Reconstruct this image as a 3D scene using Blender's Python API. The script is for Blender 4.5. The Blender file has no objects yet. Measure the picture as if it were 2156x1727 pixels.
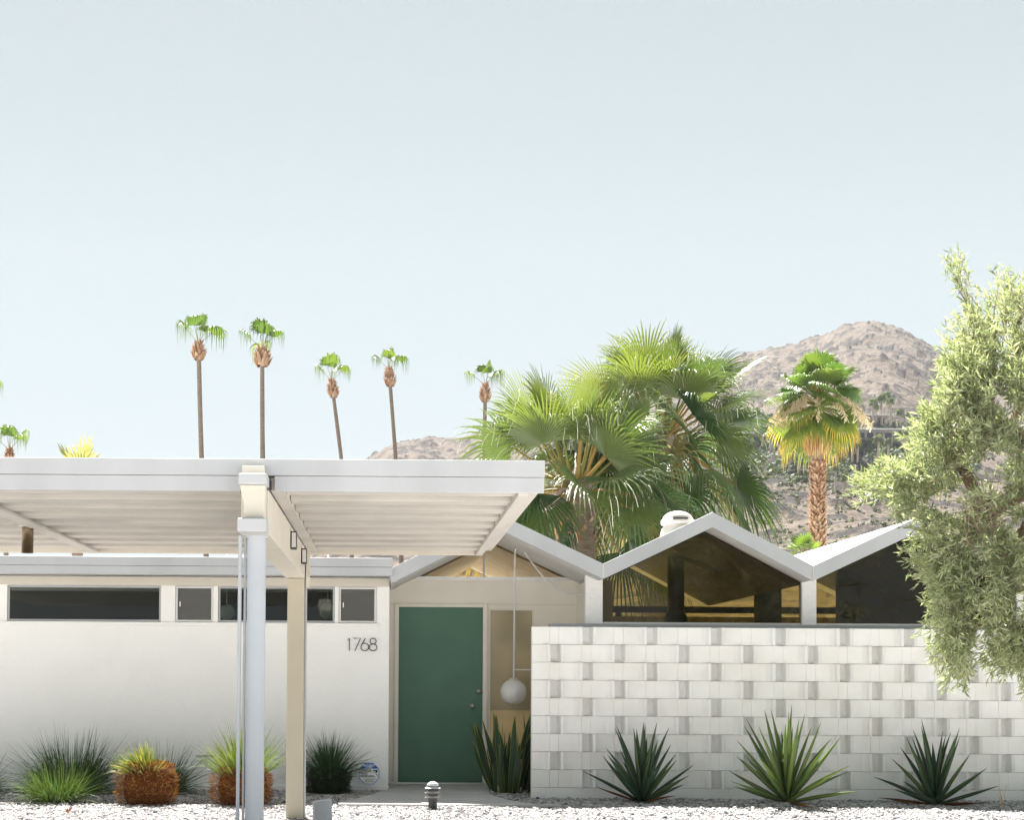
import bpy, math, random
import numpy as np
from mathutils import Vector, Matrix

random.seed(7)
rng = np.random.default_rng(7)
scene = bpy.context.scene
C = scene.collection
PI = math.pi

# ------------------------------------------------------------------ camera
W0, H0, F0 = 2156.0, 1727.0, 3600.0          # working picture units
EYE = np.array([0.0, 0.0, 1.37])
PITCH, ROLL = math.radians(2.2), math.radians(0.36)
VPX, VPY = 815.0, 1430.0
RM = np.array((Matrix.Rotation(PI/2 + PITCH, 3, 'X') @ Matrix.Rotation(ROLL, 3, 'Z')))
_c = RM.T @ np.array([0, 1.0, 0])
CX = VPX - F0*_c[0]/(-_c[2]); CY = VPY + F0*_c[1]/(-_c[2])

def at(px, py, Y):
    """world point at depth Y seen at picture point (px, py)"""
    d = RM @ np.array([(px-CX)/F0, -(py-CY)/F0, -1.0])
    return EYE + d*(Y/d[1])
def proj(p):
    c = RM.T @ (np.asarray(p, float) - EYE)
    return CX + F0*c[0]/(-c[2]), CY - F0*c[1]/(-c[2])
def X(px, Y, py=1430): return float(at(px, py, Y)[0])
def Z(py, Y, px=815): return float(at(px, py, Y)[2])

cam = bpy.data.cameras.new("camera")
cam.sensor_fit = 'HORIZONTAL'; cam.sensor_width = 36
cam.lens = F0/W0*36
cam.shift_x = (W0/2 - CX)/W0
cam.shift_y = (CY - H0/2)/W0
cam.clip_start = 0.1; cam.clip_end = 6000
camo = bpy.data.objects.new("camera", cam); C.objects.link(camo)
M4 = Matrix(RM.tolist()).to_4x4(); M4.translation = Vector(EYE)
camo.matrix_world = M4
scene.camera = camo

# ------------------------------------------------------------------ helpers
def tag(o, label=None, cat=None, group=None, kind=None):
    if label: o['label'] = label
    if cat: o['category'] = cat
    if group: o['group'] = group
    if kind: o['kind'] = kind
    return o
def thing(name, loc, label, cat, group=None):
    o = bpy.data.objects.new(name, None); C.objects.link(o)
    o.empty_display_size = 0.1
    o.location = Vector([float(v) for v in loc])
    return tag(o, label, cat, group)
def root_of(o):
    while o.parent is not None: o = o.parent
    return o

class MB:
    """collects faces of one mesh"""
    def __init__(s): s.v = []; s.f = []; s.t = []; s.n = 0; s.mi = []
    def add(s, verts, faces, tint=0.5, mi=0):
        verts = np.asarray(verts, float).reshape(-1, 3)
        s.v.append(verts)
        for f in faces:
            f = np.asarray(f)
            if f.ndim == 1: f = f[None, :]
            s.f.append(f + s.n); s.mi.append(np.full(len(f), mi))
        tt = np.asarray(tint, float)
        s.t.append(np.full(len(verts), float(tt)) if tt.ndim == 0 else tt)
        s.n += len(verts); return s
    def box(s, x0, x1, y0, y1, z0, z1, tint=0.5, mi=0):
        v = [(x0,y0,z0),(x1,y0,z0),(x1,y1,z0),(x0,y1,z0),(x0,y0,z1),(x1,y0,z1),(x1,y1,z1),(x0,y1,z1)]
        return s.add(v, [np.array([(0,3,2,1),(4,5,6,7),(0,1,5,4),(1,2,6,5),(2,3,7,6),(3,0,4,7)])], tint, mi)
    def tube(s, pts, radii, seg=8, cap=True, tint=0.5, mi=0):
        pts = np.asarray(pts, float); n = len(pts)
        radii = np.full(n, radii, float) if np.ndim(radii) == 0 else np.asarray(radii, float)
        tan = np.gradient(pts, axis=0); tan /= np.linalg.norm(tan, axis=1)[:, None] + 1e-9
        ref = np.array([0, 0, 1.0]) if abs(tan[0][2]) < .9 else np.array([1.0, 0, 0])
        a = np.linspace(0, 2*PI, seg, endpoint=False); vs = []
        u = np.cross(tan[0], ref); u /= np.linalg.norm(u)
        for i in range(n):
            u = u - tan[i]*np.dot(u, tan[i]); u /= np.linalg.norm(u) + 1e-9
            w = np.cross(tan[i], u)
            vs.append(pts[i] + radii[i]*(np.cos(a)[:, None]*u + np.sin(a)[:, None]*w))
        vs = np.concatenate(vs)
        i = np.arange(n-1)[:, None]*seg; j = np.arange(seg)[None, :]; k = (j+1) % seg
        q = np.stack([i+j, i+seg+j, i+seg+k, i+k], -1).reshape(-1, 4)
        fs = [q[:, ::-1]]
        if cap: fs += [np.arange(seg), (n-1)*seg + np.arange(seg)[::-1]]
        return s.add(vs, fs, tint, mi)
    def lathe(s, prof, cx, cy, seg=24, tint=0.5, mi=0):
        prof = np.asarray(prof, float)
        a = np.linspace(0, 2*PI, seg, endpoint=False)
        v = np.stack([cx + prof[:, :1]*np.cos(a), cy + prof[:, :1]*np.sin(a), np.repeat(prof[:, 1:2], seg, 1)], -1).reshape(-1, 3)
        n = len(prof)
        i = np.arange(n-1)[:, None]*seg; j = np.arange(seg)[None, :]; k = (j+1) % seg
        q = np.stack([i+j, i+k, i+seg+k, i+seg+j], -1).reshape(-1, 4)
        return s.add(v, [q], tint, mi)
    def prism_y(s, poly, y0, y1, tint=0.5, mi=0):
        """xz outline (counter-clockwise seen from -y) extruded in y"""
        p = np.asarray(poly, float); n = len(p)
        v = np.concatenate([np.c_[p[:, 0], np.full(n, y0), p[:, 1]], np.c_[p[:, 0], np.full(n, y1), p[:, 1]]])
        i = np.arange(n); k = (i+1) % n
        return s.add(v, [np.arange(n), (n + np.arange(n))[::-1], np.stack([i, n+i, n+k, k], -1)], tint, mi)
    def build(s, name, m, parent=None, smooth=False, bevel=0, loc=None):
        me = bpy.data.meshes.new(name)
        v = np.concatenate(s.v) if s.v else np.zeros((0, 3))
        off = np.zeros(3)
        if parent is not None: off = np.array(root_of(parent).location)
        elif loc is not None: off = np.asarray(loc, float)
        v = v - off
        lt = np.concatenate([np.full(len(f), f.shape[1]) for f in s.f])
        li = np.concatenate([f.ravel() for f in s.f])
        me.vertices.add(len(v)); me.vertices.foreach_set('co', v.ravel())
        me.loops.add(len(li)); me.loops.foreach_set('vertex_index', li.astype(np.int32))
        me.polygons.add(len(lt))
        me.polygons.foreach_set('loop_start', np.r_[0, np.cumsum(lt)[:-1]].astype(np.int32))
        me.polygons.foreach_set('loop_total', lt.astype(np.int32))
        me.polygons.foreach_set('use_smooth', np.full(len(lt), bool(smooth)))
        ms = m if isinstance(m, (list, tuple)) else [m]
        for q in ms: me.materials.append(q)
        if len(ms) > 1: me.polygons.foreach_set('material_index', np.concatenate(s.mi).astype(np.int32))
        at_ = me.attributes.new('tint', 'FLOAT', 'POINT'); at_.data.foreach_set('value', np.concatenate(s.t))
        me.update(calc_edges=True); me.validate()
        o = bpy.data.objects.new(name, me); C.objects.link(o)
        if parent is not None:
            o.parent = parent
        elif loc is not None: o.location = Vector([float(q) for q in loc])
        if bevel:
            b = o.modifiers.new('bevel', 'BEVEL'); b.width = bevel; b.segments = 2; b.limit_method = 'ANGLE'; b.angle_limit = 0.6
        return o

def wall_holes(mb, x0, x1, z0, z1, y0, y1, holes):
    """slab between y0 (front) and y1 with rectangular openings (hx0,hx1,hz0,hz1)"""
    xs = sorted({x0, x1, *[h[0] for h in holes], *[h[1] for h in holes]})
    zs = sorted({z0, z1, *[h[2] for h in holes], *[h[3] for h in holes]})
    nx, nz = len(xs), len(zs)
    g = lambda i, j, k: (k*nz + j)*nx + i
    v = [(xs[i], (y0, y1)[k], zs[j]) for k in (0, 1) for j in range(nz) for i in range(nx)]
    def solid(i, j):
        if not (0 <= i < nx-1 and 0 <= j < nz-1): return False
        cx, cz = (xs[i]+xs[i+1])/2, (zs[j]+zs[j+1])/2
        return not any(h[0] < cx < h[1] and h[2] < cz < h[3] for h in holes)
    f = []
    for i in range(nx-1):
        for j in range(nz-1):
            if not solid(i, j): continue
            f.append((g(i,j,0), g(i+1,j,0), g(i+1,j+1,0), g(i,j+1,0)))
            f.append((g(i,j,1), g(i,j+1,1), g(i+1,j+1,1), g(i+1,j,1)))
            if not solid(i-1, j): f.append((g(i,j,0), g(i,j+1,0), g(i,j+1,1), g(i,j,1)))
            if not solid(i+1, j): f.append((g(i+1,j,0), g(i+1,j,1), g(i+1,j+1,1), g(i+1,j+1,0)))
            if not solid(i, j-1): f.append((g(i,j,0), g(i,j,1), g(i+1,j,1), g(i+1,j,0)))
            if not solid(i, j+1): f.append((g(i,j+1,0), g(i+1,j+1,0), g(i+1,j+1,1), g(i,j+1,1)))
    mb.add(v, [np.array(f)])
def ring(mb, x0, x1, z0, z1, t, y0, y1):
    """rectangular frame of bar width t"""
    o = [(x0,z0),(x1,z0),(x1,z1),(x0,z1)]; n = [(x0+t,z0+t),(x1-t,z0+t),(x1-t,z1-t),(x0+t,z1-t)]
    v = [(a, y0, b) for a, b in o+n] + [(a, y1, b) for a, b in o+n]
    f = []
    for i in range(4):
        k = (i+1) % 4
        f += [(i,k,4+k,4+i), (8+i,12+i,12+k,8+k), (i,8+i,8+k,k), (4+i,4+k,12+k,12+i)]
    mb.add(v, [np.array(f)])

# value noise
def _h(ix, iy, seed):
    n = (ix*374761393 + iy*668265263 + seed*974711) & 0xffffffff
    n = ((n ^ (n >> 13))*1274126177) & 0xffffffff
    return ((n ^ (n >> 16)) & 0xffff)/65535.0
def vnoise(x, y, seed=0):
    x = np.asarray(x, float); y = np.asarray(y, float)
    ix = np.floor(x).astype(np.int64); iy = np.floor(y).astype(np.int64)
    fx, fy = x-ix, y-iy; fx = fx*fx*(3-2*fx); fy = fy*fy*(3-2*fy)
    return (_h(ix,iy,seed)*(1-fx)*(1-fy) + _h(ix+1,iy,seed)*fx*(1-fy) + _h(ix,iy+1,seed)*(1-fx)*fy + _h(ix+1,iy+1,seed)*fx*fy)
def fbm(x, y, oct=4, seed=0):
    a = 0; s = 1; t = 0
    for o in range(oct):
        a = a + s*vnoise(x*2**o, y*2**o, seed+o*17); t += s; s *= .5
    return a/t

# ------------------------------------------------------------------ materials
def nodes_of(name):
    m = bpy.data.materials.new(name); m.use_nodes = True
    nt = m.node_tree; b = nt.nodes['Principled BSDF']
    return m, nt, b
def mat(name, col, rough=0.6, var=0.06, scale=6, bump=0.0, bscale=120, spec=0.3, metal=0.0, streak=0, stain=None):
    """painted or mineral surface: colour varied by noise, fine bump"""
    m, nt, b = nodes_of(name); N = nt.nodes.new; L = nt.links.new
    tc = N('ShaderNodeTexCoord'); no = N('ShaderNodeTexNoise'); no.inputs['Scale'].default_value = scale; no.inputs['Detail'].default_value = 6
    src = tc.outputs['Object']
    if streak:
        mp = N('ShaderNodeMapping'); mp.inputs['Scale'].default_value = (1, 1, streak); L(src, mp.inputs[0]); L(mp.outputs[0], no.inputs['Vector'])
    else: L(src, no.inputs['Vector'])
    r = N('ShaderNodeValToRGB')
    c2 = stain or [c*(1-var*3) for c in col]
    r.color_ramp.elements[0].position = .3; r.color_ramp.elements[1].position = .62
    r.color_ramp.elements[0].color = (*[c*(1-var)*.75 + c2[i]*.25 if stain else c*(1-var*2) for i, c in enumerate(col)], 1)
    r.color_ramp.elements[1].color = (*[min(1, c*(1+var*.5)) for c in col], 1)
    L(no.outputs['Fac'], r.inputs[0]); L(r.outputs[0], b.inputs['Base Color'])
    b.inputs['Roughness'].default_value = rough; b.inputs['Metallic'].default_value = metal
    b.inputs['Specular IOR Level'].default_value = spec
    if bump:
        n2 = N('ShaderNodeTexNoise'); n2.inputs['Scale'].default_value = bscale; n2.inputs['Detail'].default_value = 4; L(src, n2.inputs['Vector'])
        bp = N('ShaderNodeBump'); bp.inputs['Strength'].default_value = bump; bp.inputs['Distance'].default_value = .01
        L(n2.outputs['Fac'], bp.inputs['Height']); L(bp.outputs[0], b.inputs['Normal'])
    return m
def leaf_mat(name, lo, hi, trans=0.35, rough=0.45, spec=0.35, tcol=None, tip=None):
    """foliage: the tint attribute picks between two greens, part of the light passes through"""
    m, nt, b = nodes_of(name); N = nt.nodes.new; L = nt.links.new
    a = N('ShaderNodeAttribute'); a.attribute_name = 'tint'
    r = N('ShaderNodeValToRGB'); L(a.outputs['Fac'], r.inputs[0])
    r.color_ramp.elements[0].color = (*lo, 1); r.color_ramp.elements[1].color = (*hi, 1)
    if tip is not None:
        r.color_ramp.elements[1].position = .8
        e = r.color_ramp.elements.new(1.0); e.color = (*tip, 1)
    L(r.outputs[0], b.inputs['Base Color']); b.inputs['Roughness'].default_value = rough; b.inputs['Specular IOR Level'].default_value = spec
    t = N('ShaderNodeBsdfTranslucent')
    mx = N('ShaderNodeMixRGB'); mx.blend_type = 'MULTIPLY'; mx.inputs[0].default_value = 1
    L(r.outputs[0], mx.inputs[1]); mx.inputs[2].default_value = (*(tcol or (1.9, 1.75, .7)), 1); L(mx.outputs[0], t.inputs[0])
    ms = N('ShaderNodeMixShader'); ms.inputs[0].default_value = trans
    L(b.outputs[0], ms.inputs[1]); L(t.outputs[0], ms.inputs[2])
    L(ms.outputs[0], nt.nodes['Material Output'].inputs['Surface'])
    return m
def glass_mat(name, tint, refl=1.0, wobble=0.0, wscale=2.0, rough=0.0, ior=1.5):
    m, nt, b = nodes_of(name); N = nt.nodes.new; L = nt.links.new
    nt.nodes.remove(b)
    fr = N('ShaderNodeFresnel'); fr.inputs[0].default_value = ior
    mu = N('ShaderNodeMath'); mu.operation = 'MULTIPLY'; mu.inputs[1].default_value = refl; L(fr.outputs[0], mu.inputs[0])
    tr = N('ShaderNodeBsdfTransparent'); tr.inputs[0].default_value = (*tint, 1)
    gl = N('ShaderNodeBsdfGlossy'); gl.inputs['Roughness'].default_value = rough
    if wobble:
        tc = N('ShaderNodeTexCoord'); no = N('ShaderNodeTexNoise'); no.inputs['Scale'].default_value = wscale; no.inputs['Detail'].default_value = 1
        L(tc.outputs['Object'], no.inputs['Vector'])
        bp = N('ShaderNodeBump'); bp.inputs['Strength'].default_value = wobble; bp.inputs['Distance'].default_value = .02
        L(no.outputs['Fac'], bp.inputs['Height']); L(bp.outputs[0], gl.inputs['Normal'])
    ms = N('ShaderNodeMixShader'); L(mu.outputs[0], ms.inputs[0]); L(tr.outputs[0], ms.inputs[1]); L(gl.outputs[0], ms.inputs[2])
    L(ms.outputs[0], nt.nodes['Material Output'].inputs['Surface'])
    return m

M = {}
M['stucco']  = mat('white stucco', (.88, .875, .865), .85, .012, 2.2, .8, 45, .2)
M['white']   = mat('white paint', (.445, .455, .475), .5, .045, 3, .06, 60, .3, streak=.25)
M['cream']   = mat('cream paint', (.60, .56, .49), .6, .03, 3, .06, 60, .3)
M['beige']   = mat('beige entry paint', (.82, .775, .69), .6, .03, 2, .08, 70, .3)
M['deck']    = mat('painted decking', (.52, .49, .455), .6, .06, 2.0, .1, 40, .25, streak=1)
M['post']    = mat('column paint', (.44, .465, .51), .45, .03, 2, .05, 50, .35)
M['postb']   = mat('tan column paint', (.53, .485, .39), .5, .04, 2, .05, 50, .3)
M['stucco2'] = mat('vent paint', (.58, .55, .50), .7, .05, 4, .2, 40, .2)
M['roof']    = mat('white roof coating', (.70, .69, .675), .8, .04, 3, .25, 60, .2)
M['block']   = mat('painted concrete block', (.83, .825, .815), .85, .025, 3, .5, 130, .2, stain=(.72, .67, .58))
M['mortar']  = mat('mortar joint', (.52, .48, .43), .9, .12, 8, .3, 80, .1, stain=(.35, .24, .14))
M['door']    = mat('green door paint', (.092, .195, .138), .55, .05, 3, .03, 40, .3)
M['metal']   = mat('brushed metal', (.62, .60, .57), .3, .05, 10, 0, 1, .5, 1.0)
M['alum']    = mat('aluminium frame', (.62, .62, .61), .45, .04, 8, 0, 1, .5, .6)
M['black']   = mat('black metal', (.018, .018, .02), .4, .1, 8, 0, 1, .5)
M['numeral'] = mat('black numeral', (.015, .015, .017), .4, .05, 8, 0, 1, .4)
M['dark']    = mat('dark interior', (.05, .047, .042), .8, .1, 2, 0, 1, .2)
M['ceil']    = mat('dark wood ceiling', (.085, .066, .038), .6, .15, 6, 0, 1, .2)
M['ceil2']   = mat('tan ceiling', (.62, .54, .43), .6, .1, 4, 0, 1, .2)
M['floor']   = mat('interior floor', (.68, .62, .54), .6, .1, 3, 0, 1, .2)
M['bronze']  = mat('bronze fixture', (.13, .085, .045), .35, .15, 30, 0, 1, .5, .5)
M['concrete']= mat('concrete path', (.47, .465, .46), .85, .07, 2.5, .3, 150, .15)
M['globe']   = mat('opal glass globe', (.74, .73, .70), .25, .02, 4, 0, 1, .5)
M['glass']   = glass_mat('window glass', (.60, .66, .63), .9)
M['amber']   = glass_mat('amber glass', (.64, .57, .34), .8)
def side_mat():
    m, nt, b = nodes_of('patterned amber glass'); N = nt.nodes.new; L = nt.links.new
    tc = N('ShaderNodeTexCoord'); no = N('ShaderNodeTexNoise'); no.inputs['Scale'].default_value = 1.6; L(tc.outputs['Object'], no.inputs['Vector'])
    r = N('ShaderNodeValToRGB'); L(no.outputs['Fac'], r.inputs[0])
    r.color_ramp.elements[0].position = .35; r.color_ramp.elements[1].position = .65
    r.color_ramp.elements[0].color = (.34, .32, .20, 1); r.color_ramp.elements[1].color = (.60, .50, .33, 1)
    L(r.outputs[0], b.inputs['Base Color']); b.inputs['Roughness'].default_value = .3
    n2 = N('ShaderNodeTexNoise'); n2.inputs['Scale'].default_value = 60; L(tc.outputs['Object'], n2.inputs['Vector'])
    bp = N('ShaderNodeBump'); bp.inputs['Strength'].default_value = .3; bp.inputs['Distance'].default_value = .01; L(n2.outputs['Fac'], bp.inputs['Height']); L(bp.outputs[0], b.inputs['Normal'])
    t = N('ShaderNodeBsdfTransparent'); t.inputs[0].default_value = (.6, .5, .3, 1); ms = N('ShaderNodeMixShader'); ms.inputs[0].default_value = .3
    L(b.outputs[0], ms.inputs[1]); L(t.outputs[0], ms.inputs[2]); L(ms.outputs[0], nt.nodes['Material Output'].inputs['Surface'])
    return m
M['side'] = side_mat()
M['amber2'] = glass_mat('pale amber glass', (.80, .74, .62), .9)
def screen_mat():
    m, nt, b = nodes_of('insect screen'); N = nt.nodes.new; L = nt.links.new
    b.inputs['Base Color'].default_value = (.21, .215, .205, 1); b.inputs['Roughness'].default_value = .6
    t = N('ShaderNodeBsdfTransparent'); t.inputs[0].default_value = (.8, .8, .8, 1); ms = N('ShaderNodeMixShader'); ms.inputs[0].default_value = .62
    L(b.outputs[0], ms.inputs[1]); L(t.outputs[0], ms.inputs[2]); L(ms.outputs[0], nt.nodes['Material Output'].inputs['Surface'])
    return m
M['screen'] = screen_mat()
M['louver']  = glass_mat('louver glass', (.62, .62, .58), 3.2, .12, 6, .22)
M['signblue']= mat('sign blue', (.02, .12, .52), .4, .02, 5)
M['signwhite']= mat('sign white', (.90, .92, .94), .4, .02, 5)
M['trunk']   = mat('palm trunk', (.235, .185, .145), .9, .2, 5, .5, 20, .1, streak=9)
M['trunkg']  = mat('grey palm trunk', (.40, .34, .28), .9, .15, 3, .4, 20, .1, streak=6)
M['boot']    = leaf_mat('palm leaf bases', (.26, .125, .065), (.52, .37, .25), .05, .8, .1, (1, 1, 1))
M['petiole'] = leaf_mat('palm petioles', (.12, .17, .03), (.42, .20, .06), .1, .5, .3, (1, 1, 1))
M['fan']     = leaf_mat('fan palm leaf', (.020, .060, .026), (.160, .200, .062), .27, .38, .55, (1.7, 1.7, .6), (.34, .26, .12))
M['fant']    = leaf_mat('tall palm leaf', (.045, .10, .022), (.15, .225, .045), .35, .45, .4, (1.7, 1.6, .6))
M['fanm']    = leaf_mat('skirted palm leaf', (.045, .11, .028), (.18, .24, .055), .33, .45, .35, (1.7, 1.6, .6), (.60, .45, .09))
M['palefan'] = leaf_mat('pale palm leaf', (.20, .22, .07), (.40, .38, .16), .3, .5, .3, (1.4, 1.4, .8))
M['thread']  = mat('pale leaf fibre', (.80, .77, .62), .7, .05, 5)
M['flower']  = leaf_mat('palm flower stalks', (.62, .48, .30), (.82, .70, .50), .2, .8, .1, (1, 1, 1))
M['skirt']   = leaf_mat('dry palm skirt', (.36, .18, .06), (.70, .50, .26), .2, .8, .1, (1.1, 1, .8))
M['grass']   = leaf_mat('deer grass', (.024, .068, .034), (.13, .17, .03), .3, .5, .35, (1.5, 1.5, .7), (.45, .36, .14))
M['grassd']  = leaf_mat('dark grass base', (.010, .018, .008), (.03, .05, .018), .2, .6, .2)
M['rust']    = leaf_mat('dry rust thatch', (.085, .028, .008), (.30, .125, .035), .2, .8, .1, (1.1, 1, .8), (.42, .26, .10))
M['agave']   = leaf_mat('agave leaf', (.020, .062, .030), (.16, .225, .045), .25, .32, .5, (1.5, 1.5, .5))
M['snake']   = leaf_mat('snake plant leaf', (.008, .026, .010), (.030, .075, .030), .1, .35, .4)
M['edge']    = leaf_mat('yellow leaf edge', (.15, .17, .025), (.27, .28, .05), .2, .4, .3)
M['olive']   = leaf_mat('olive leaf', (.11, .155, .062), (.42, .445, .30), .36, .38, .55, (1.35, 1.4, .8), (.62, .62, .48))
M['twig']    = leaf_mat('olive twigs', (.13, .09, .055), (.34, .29, .22), .0, .8, .1)
M['shrub']   = leaf_mat('hillside shrub', (.030, .055, .042), (.115, .145, .07), .2, .6, .2)
M['streetleaf'] = leaf_mat('street tree leaf', (.02, .05, .012), (.07, .12, .025), .2, .5, .3)
M['curtain'] = leaf_mat('ochre curtain', (.17, .155, .08), (.26, .23, .13), .38, .9, .1, (1.2, 1.1, .8))
M['hillhouse'] = mat('hill house wall', (.34, .31, .30), .8, .1, .5)
M['hillroof']  = mat('hill house roof', (.66, .64, .62), .8, .05, .5)
M['shade']     = mat('hill house opening', (.035, .04, .06), .3, .1, .5)

# gravel: stone to stone colour
def gravel_mat():
    m, nt, b = nodes_of('gravel stone'); N = nt.nodes.new; L = nt.links.new
    g = N('ShaderNodeNewGeometry'); r = N('ShaderNodeValToRGB'); L(g.outputs['Random Per Island'], r.inputs[0])
    cols = [(0, (.08, .078, .088)), (.18, (.21, .205, .22)), (.5, (.35, .335, .33)), (.85, (.45, .425, .405)), (1, (.58, .55, .52))]
    r.color_ramp.elements[0].color = (*cols[0][1], 1); r.color_ramp.elements[1].color = (*cols[-1][1], 1)
    for p, c in cols[1:-1]: r.color_ramp.elements.new(p).color = (*c, 1)
    L(r.outputs[0], b.inputs['Base Color']); b.inputs['Roughness'].default_value = .85; b.inputs['Specular IOR Level'].default_value = .2
    return m
M['gravel'] = gravel_mat()
M['dirt'] = mat('gravel bed', (.42, .40, .38), .9, .25, 30, .6, 60, .1)
M['ground'] = mat('desert ground', (.53, .515, .495), .95, .10, .6, .3, 8, .1)

def mountain_mat():
    m, nt, b = nodes_of('desert mountain'); N = nt.nodes.new; L = nt.links.new
    a = N('ShaderNodeAttribute'); a.attribute_name = 'tint'
    tc = N('ShaderNodeTexCoord')
    n1 = N('ShaderNodeTexNoise'); n1.inputs['Scale'].default_value = .22; n1.inputs['Detail'].default_value = 8; n1.inputs['Roughness'].default_value = .65; L(tc.outputs['Object'], n1.inputs['Vector'])
    n2 = N('ShaderNodeTexNoise'); n2.inputs['Scale'].default_value = 1.1; n2.inputs['Detail'].default_value = 5; L(tc.outputs['Object'], n2.inputs['Vector'])
    r1 = N('ShaderNodeValToRGB'); L(n2.outputs['Fac'], r1.inputs[0])
    r1.color_ramp.elements[0].position = .35; r1.color_ramp.elements[1].position = .65
    r1.color_ramp.elements[0].color = (.070, .055, .043, 1); r1.color_ramp.elements[1].color = (.155, .124, .097, 1)
    rk = N('ShaderNodeValToRGB'); L(n1.outputs['Fac'], rk.inputs[0])
    rk.color_ramp.elements[0].position = .54; rk.color_ramp.elements[1].position = .64
    rk.color_ramp.elements[0].color = (0, 0, 0, 1); rk.color_ramp.elements[1].color = (.75, .75, .75, 1)
    mx = N('ShaderNodeMixRGB'); L(rk.outputs[0], mx.inputs[0]); L(r1.outputs[0], mx.inputs[1]); mx.inputs[2].default_value = (.022, .020, .022, 1)
    # boulders from the mesh attribute
    m2 = N('ShaderNodeMixRGB'); L(a.outputs['Fac'], m2.inputs[0]); L(mx.outputs[0], m2.inputs[1]); m2.inputs[2].default_value = (.028, .025, .026, 1)
    L(m2.outputs[0], b.inputs['Base Color']); b.inputs['Roughness'].default_value = .95; b.inputs['Specular IOR Level'].default_value = .1
    bp = N('ShaderNodeBump'); bp.inputs['Strength'].default_value = .8; bp.inputs['Distance'].default_value = 1.2
    L(n1.outputs['Fac'], bp.inputs['Height']); L(bp.outputs[0], b.inputs['Normal'])
    return m
M['mountain'] = mountain_mat()

# ------------------------------------------------------------------ light
SUN = Vector((-.12, .62, 1.0)).normalized()      # towards the sun: behind the house, a little left
el = math.asin(SUN.z); az = math.atan2(SUN.x, SUN.y)
ld = bpy.data.lights.new('sun', 'SUN'); ld.energy = 5.0; ld.angle = math.radians(.5); ld.color = (1, .975, .935)
lo = bpy.data.objects.new('sun', ld); C.objects.link(lo)
lo.rotation_euler = (-SUN).to_track_quat('-Z', 'Y').to_euler(); lo.location = (0, 0, 30)
w = bpy.data.worlds.new('World'); scene.world = w; w.use_nodes = True
nt = w.node_tree; bg = nt.nodes['Background']
sky = nt.nodes.new('ShaderNodeTexSky'); sky.sky_type = 'NISHITA'; sky.sun_disc = False
sky.sun_elevation = el; sky.sun_rotation = az
sky.air_density = 0.7; sky.dust_density = 0.4; sky.ozone_density = 1.0; sky.altitude = 150
hs = nt.nodes.new('ShaderNodeHueSaturation'); hs.inputs['Saturation'].default_value = .56; hs.inputs['Value'].default_value = .72; hs.inputs['Hue'].default_value = .445
gm = nt.nodes.new('ShaderNodeGamma'); gm.inputs[1].default_value = .42      # evens out the brightness of the sky dome
nt.links.new(sky.outputs[0], gm.inputs[0]); nt.links.new(gm.outputs[0], hs.inputs['Color']); nt.links.new(hs.outputs[0], bg.inputs[0]); bg.inputs[1].default_value = 0.100
vs = scene.view_settings; vs.view_transform = 'Standard'; vs.look = 'None'; vs.exposure = 2.2; vs.gamma = 1
vs.use_curve_mapping = False
cy = scene.cycles
cy.max_bounces = 8; cy.diffuse_bounces = 4; cy.glossy_bounces = 3; cy.transmission_bounces = 6; cy.transparent_max_bounces = 16
cy.caustics_reflective = False; cy.caustics_refractive = False
cy.sample_clamp_indirect = 6

# ================================================================== SETTING
YB, YW, YG, YE, YR = 19.6, 20.7, 20.5, 21.8, 20.0   # block wall, wing wall, gable glass, entry, roof edge
YREAR = 26.6

# ground: one sheet to the horizon
mb = MB(); mb.add([(-3000,-600,-.03),(3000,-600,-.03),(3000,4000,-.03),(-3000,4000,-.03)], [np.array([(0,1,2,3)])])
tag(mb.build('ground', M['ground']), kind='structure')
# gravel bed in front of the house, gently uneven
nx, ny = 90, 40
gx = np.linspace(-9, 10, nx); gy = np.linspace(15.2, 22.2, ny)
def bed_z(x, y):
    x = np.asarray(x, float); y = np.asarray(y, float)
    return .012 + .018*(fbm(x*1.3, y*1.3, 2, 5)-.5) + .05*np.exp(-((x-X(1655, 18.4))**2 + (y-18.4)**2)/.25)
GX, GY = np.meshgrid(gx, gy)
v = np.stack([GX, GY, bed_z(GX, GY)], -1).reshape(-1, 3)
i = (np.arange(ny-1)[:, None]*nx + np.arange(nx-1)[None, :]).ravel()
mb = MB(); mb.add(v, [np.stack([i, i+1, i+nx+1, i+nx], -1)])
tag(mb.build('gravel_bed', M['dirt'], smooth=True), kind='structure')
def ground_pt(px, py):
    """point of the flat bed seen at a picture point"""
    d = RM @ np.array([(px-CX)/F0, -(py-CY)/F0, -1.0])
    return EYE + d*(-(EYE[2]-.02)/d[2])
# concrete path from the door
pp = [(816,1669),(760,1684),(712,1696),(712,1697),(716,1698.5),(1180,1700.5),(1160,1699),(1134,1700),(1075,1691),(1040,1682),(1030,1674),(1030,1664),(820,1664)]
ppw = np.array([ground_pt(*p)[:2] for p in pp])
ppw[-1] = (X(818, YE), YE); ppw[-2] = (X(1030, YE), YE)
n = len(ppw)
mb = MB(); vv = np.concatenate([np.c_[ppw, np.full(n, .045)], np.c_[ppw, np.full(n, -.05)]])
i = np.arange(n); mb.add(vv, [np.arange(n), np.stack([i, n+i, n+(i+1) % n, (i+1) % n], -1)])
tag(mb.build('path', M['concrete'], bevel=.006), kind='structure')
def in_poly(p, poly):
    x, y = p[:, 0], p[:, 1]; c = np.zeros(len(p), bool); j = len(poly)-1
    for k in range(len(poly)):
        xi, yi = poly[k]; xj, yj = poly[j]
        c ^= ((yi > y) != (yj > y)) & (x < (xj-xi)*(y-yi)/(yj-yi+1e-12) + xi); j = k
    return c
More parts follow.
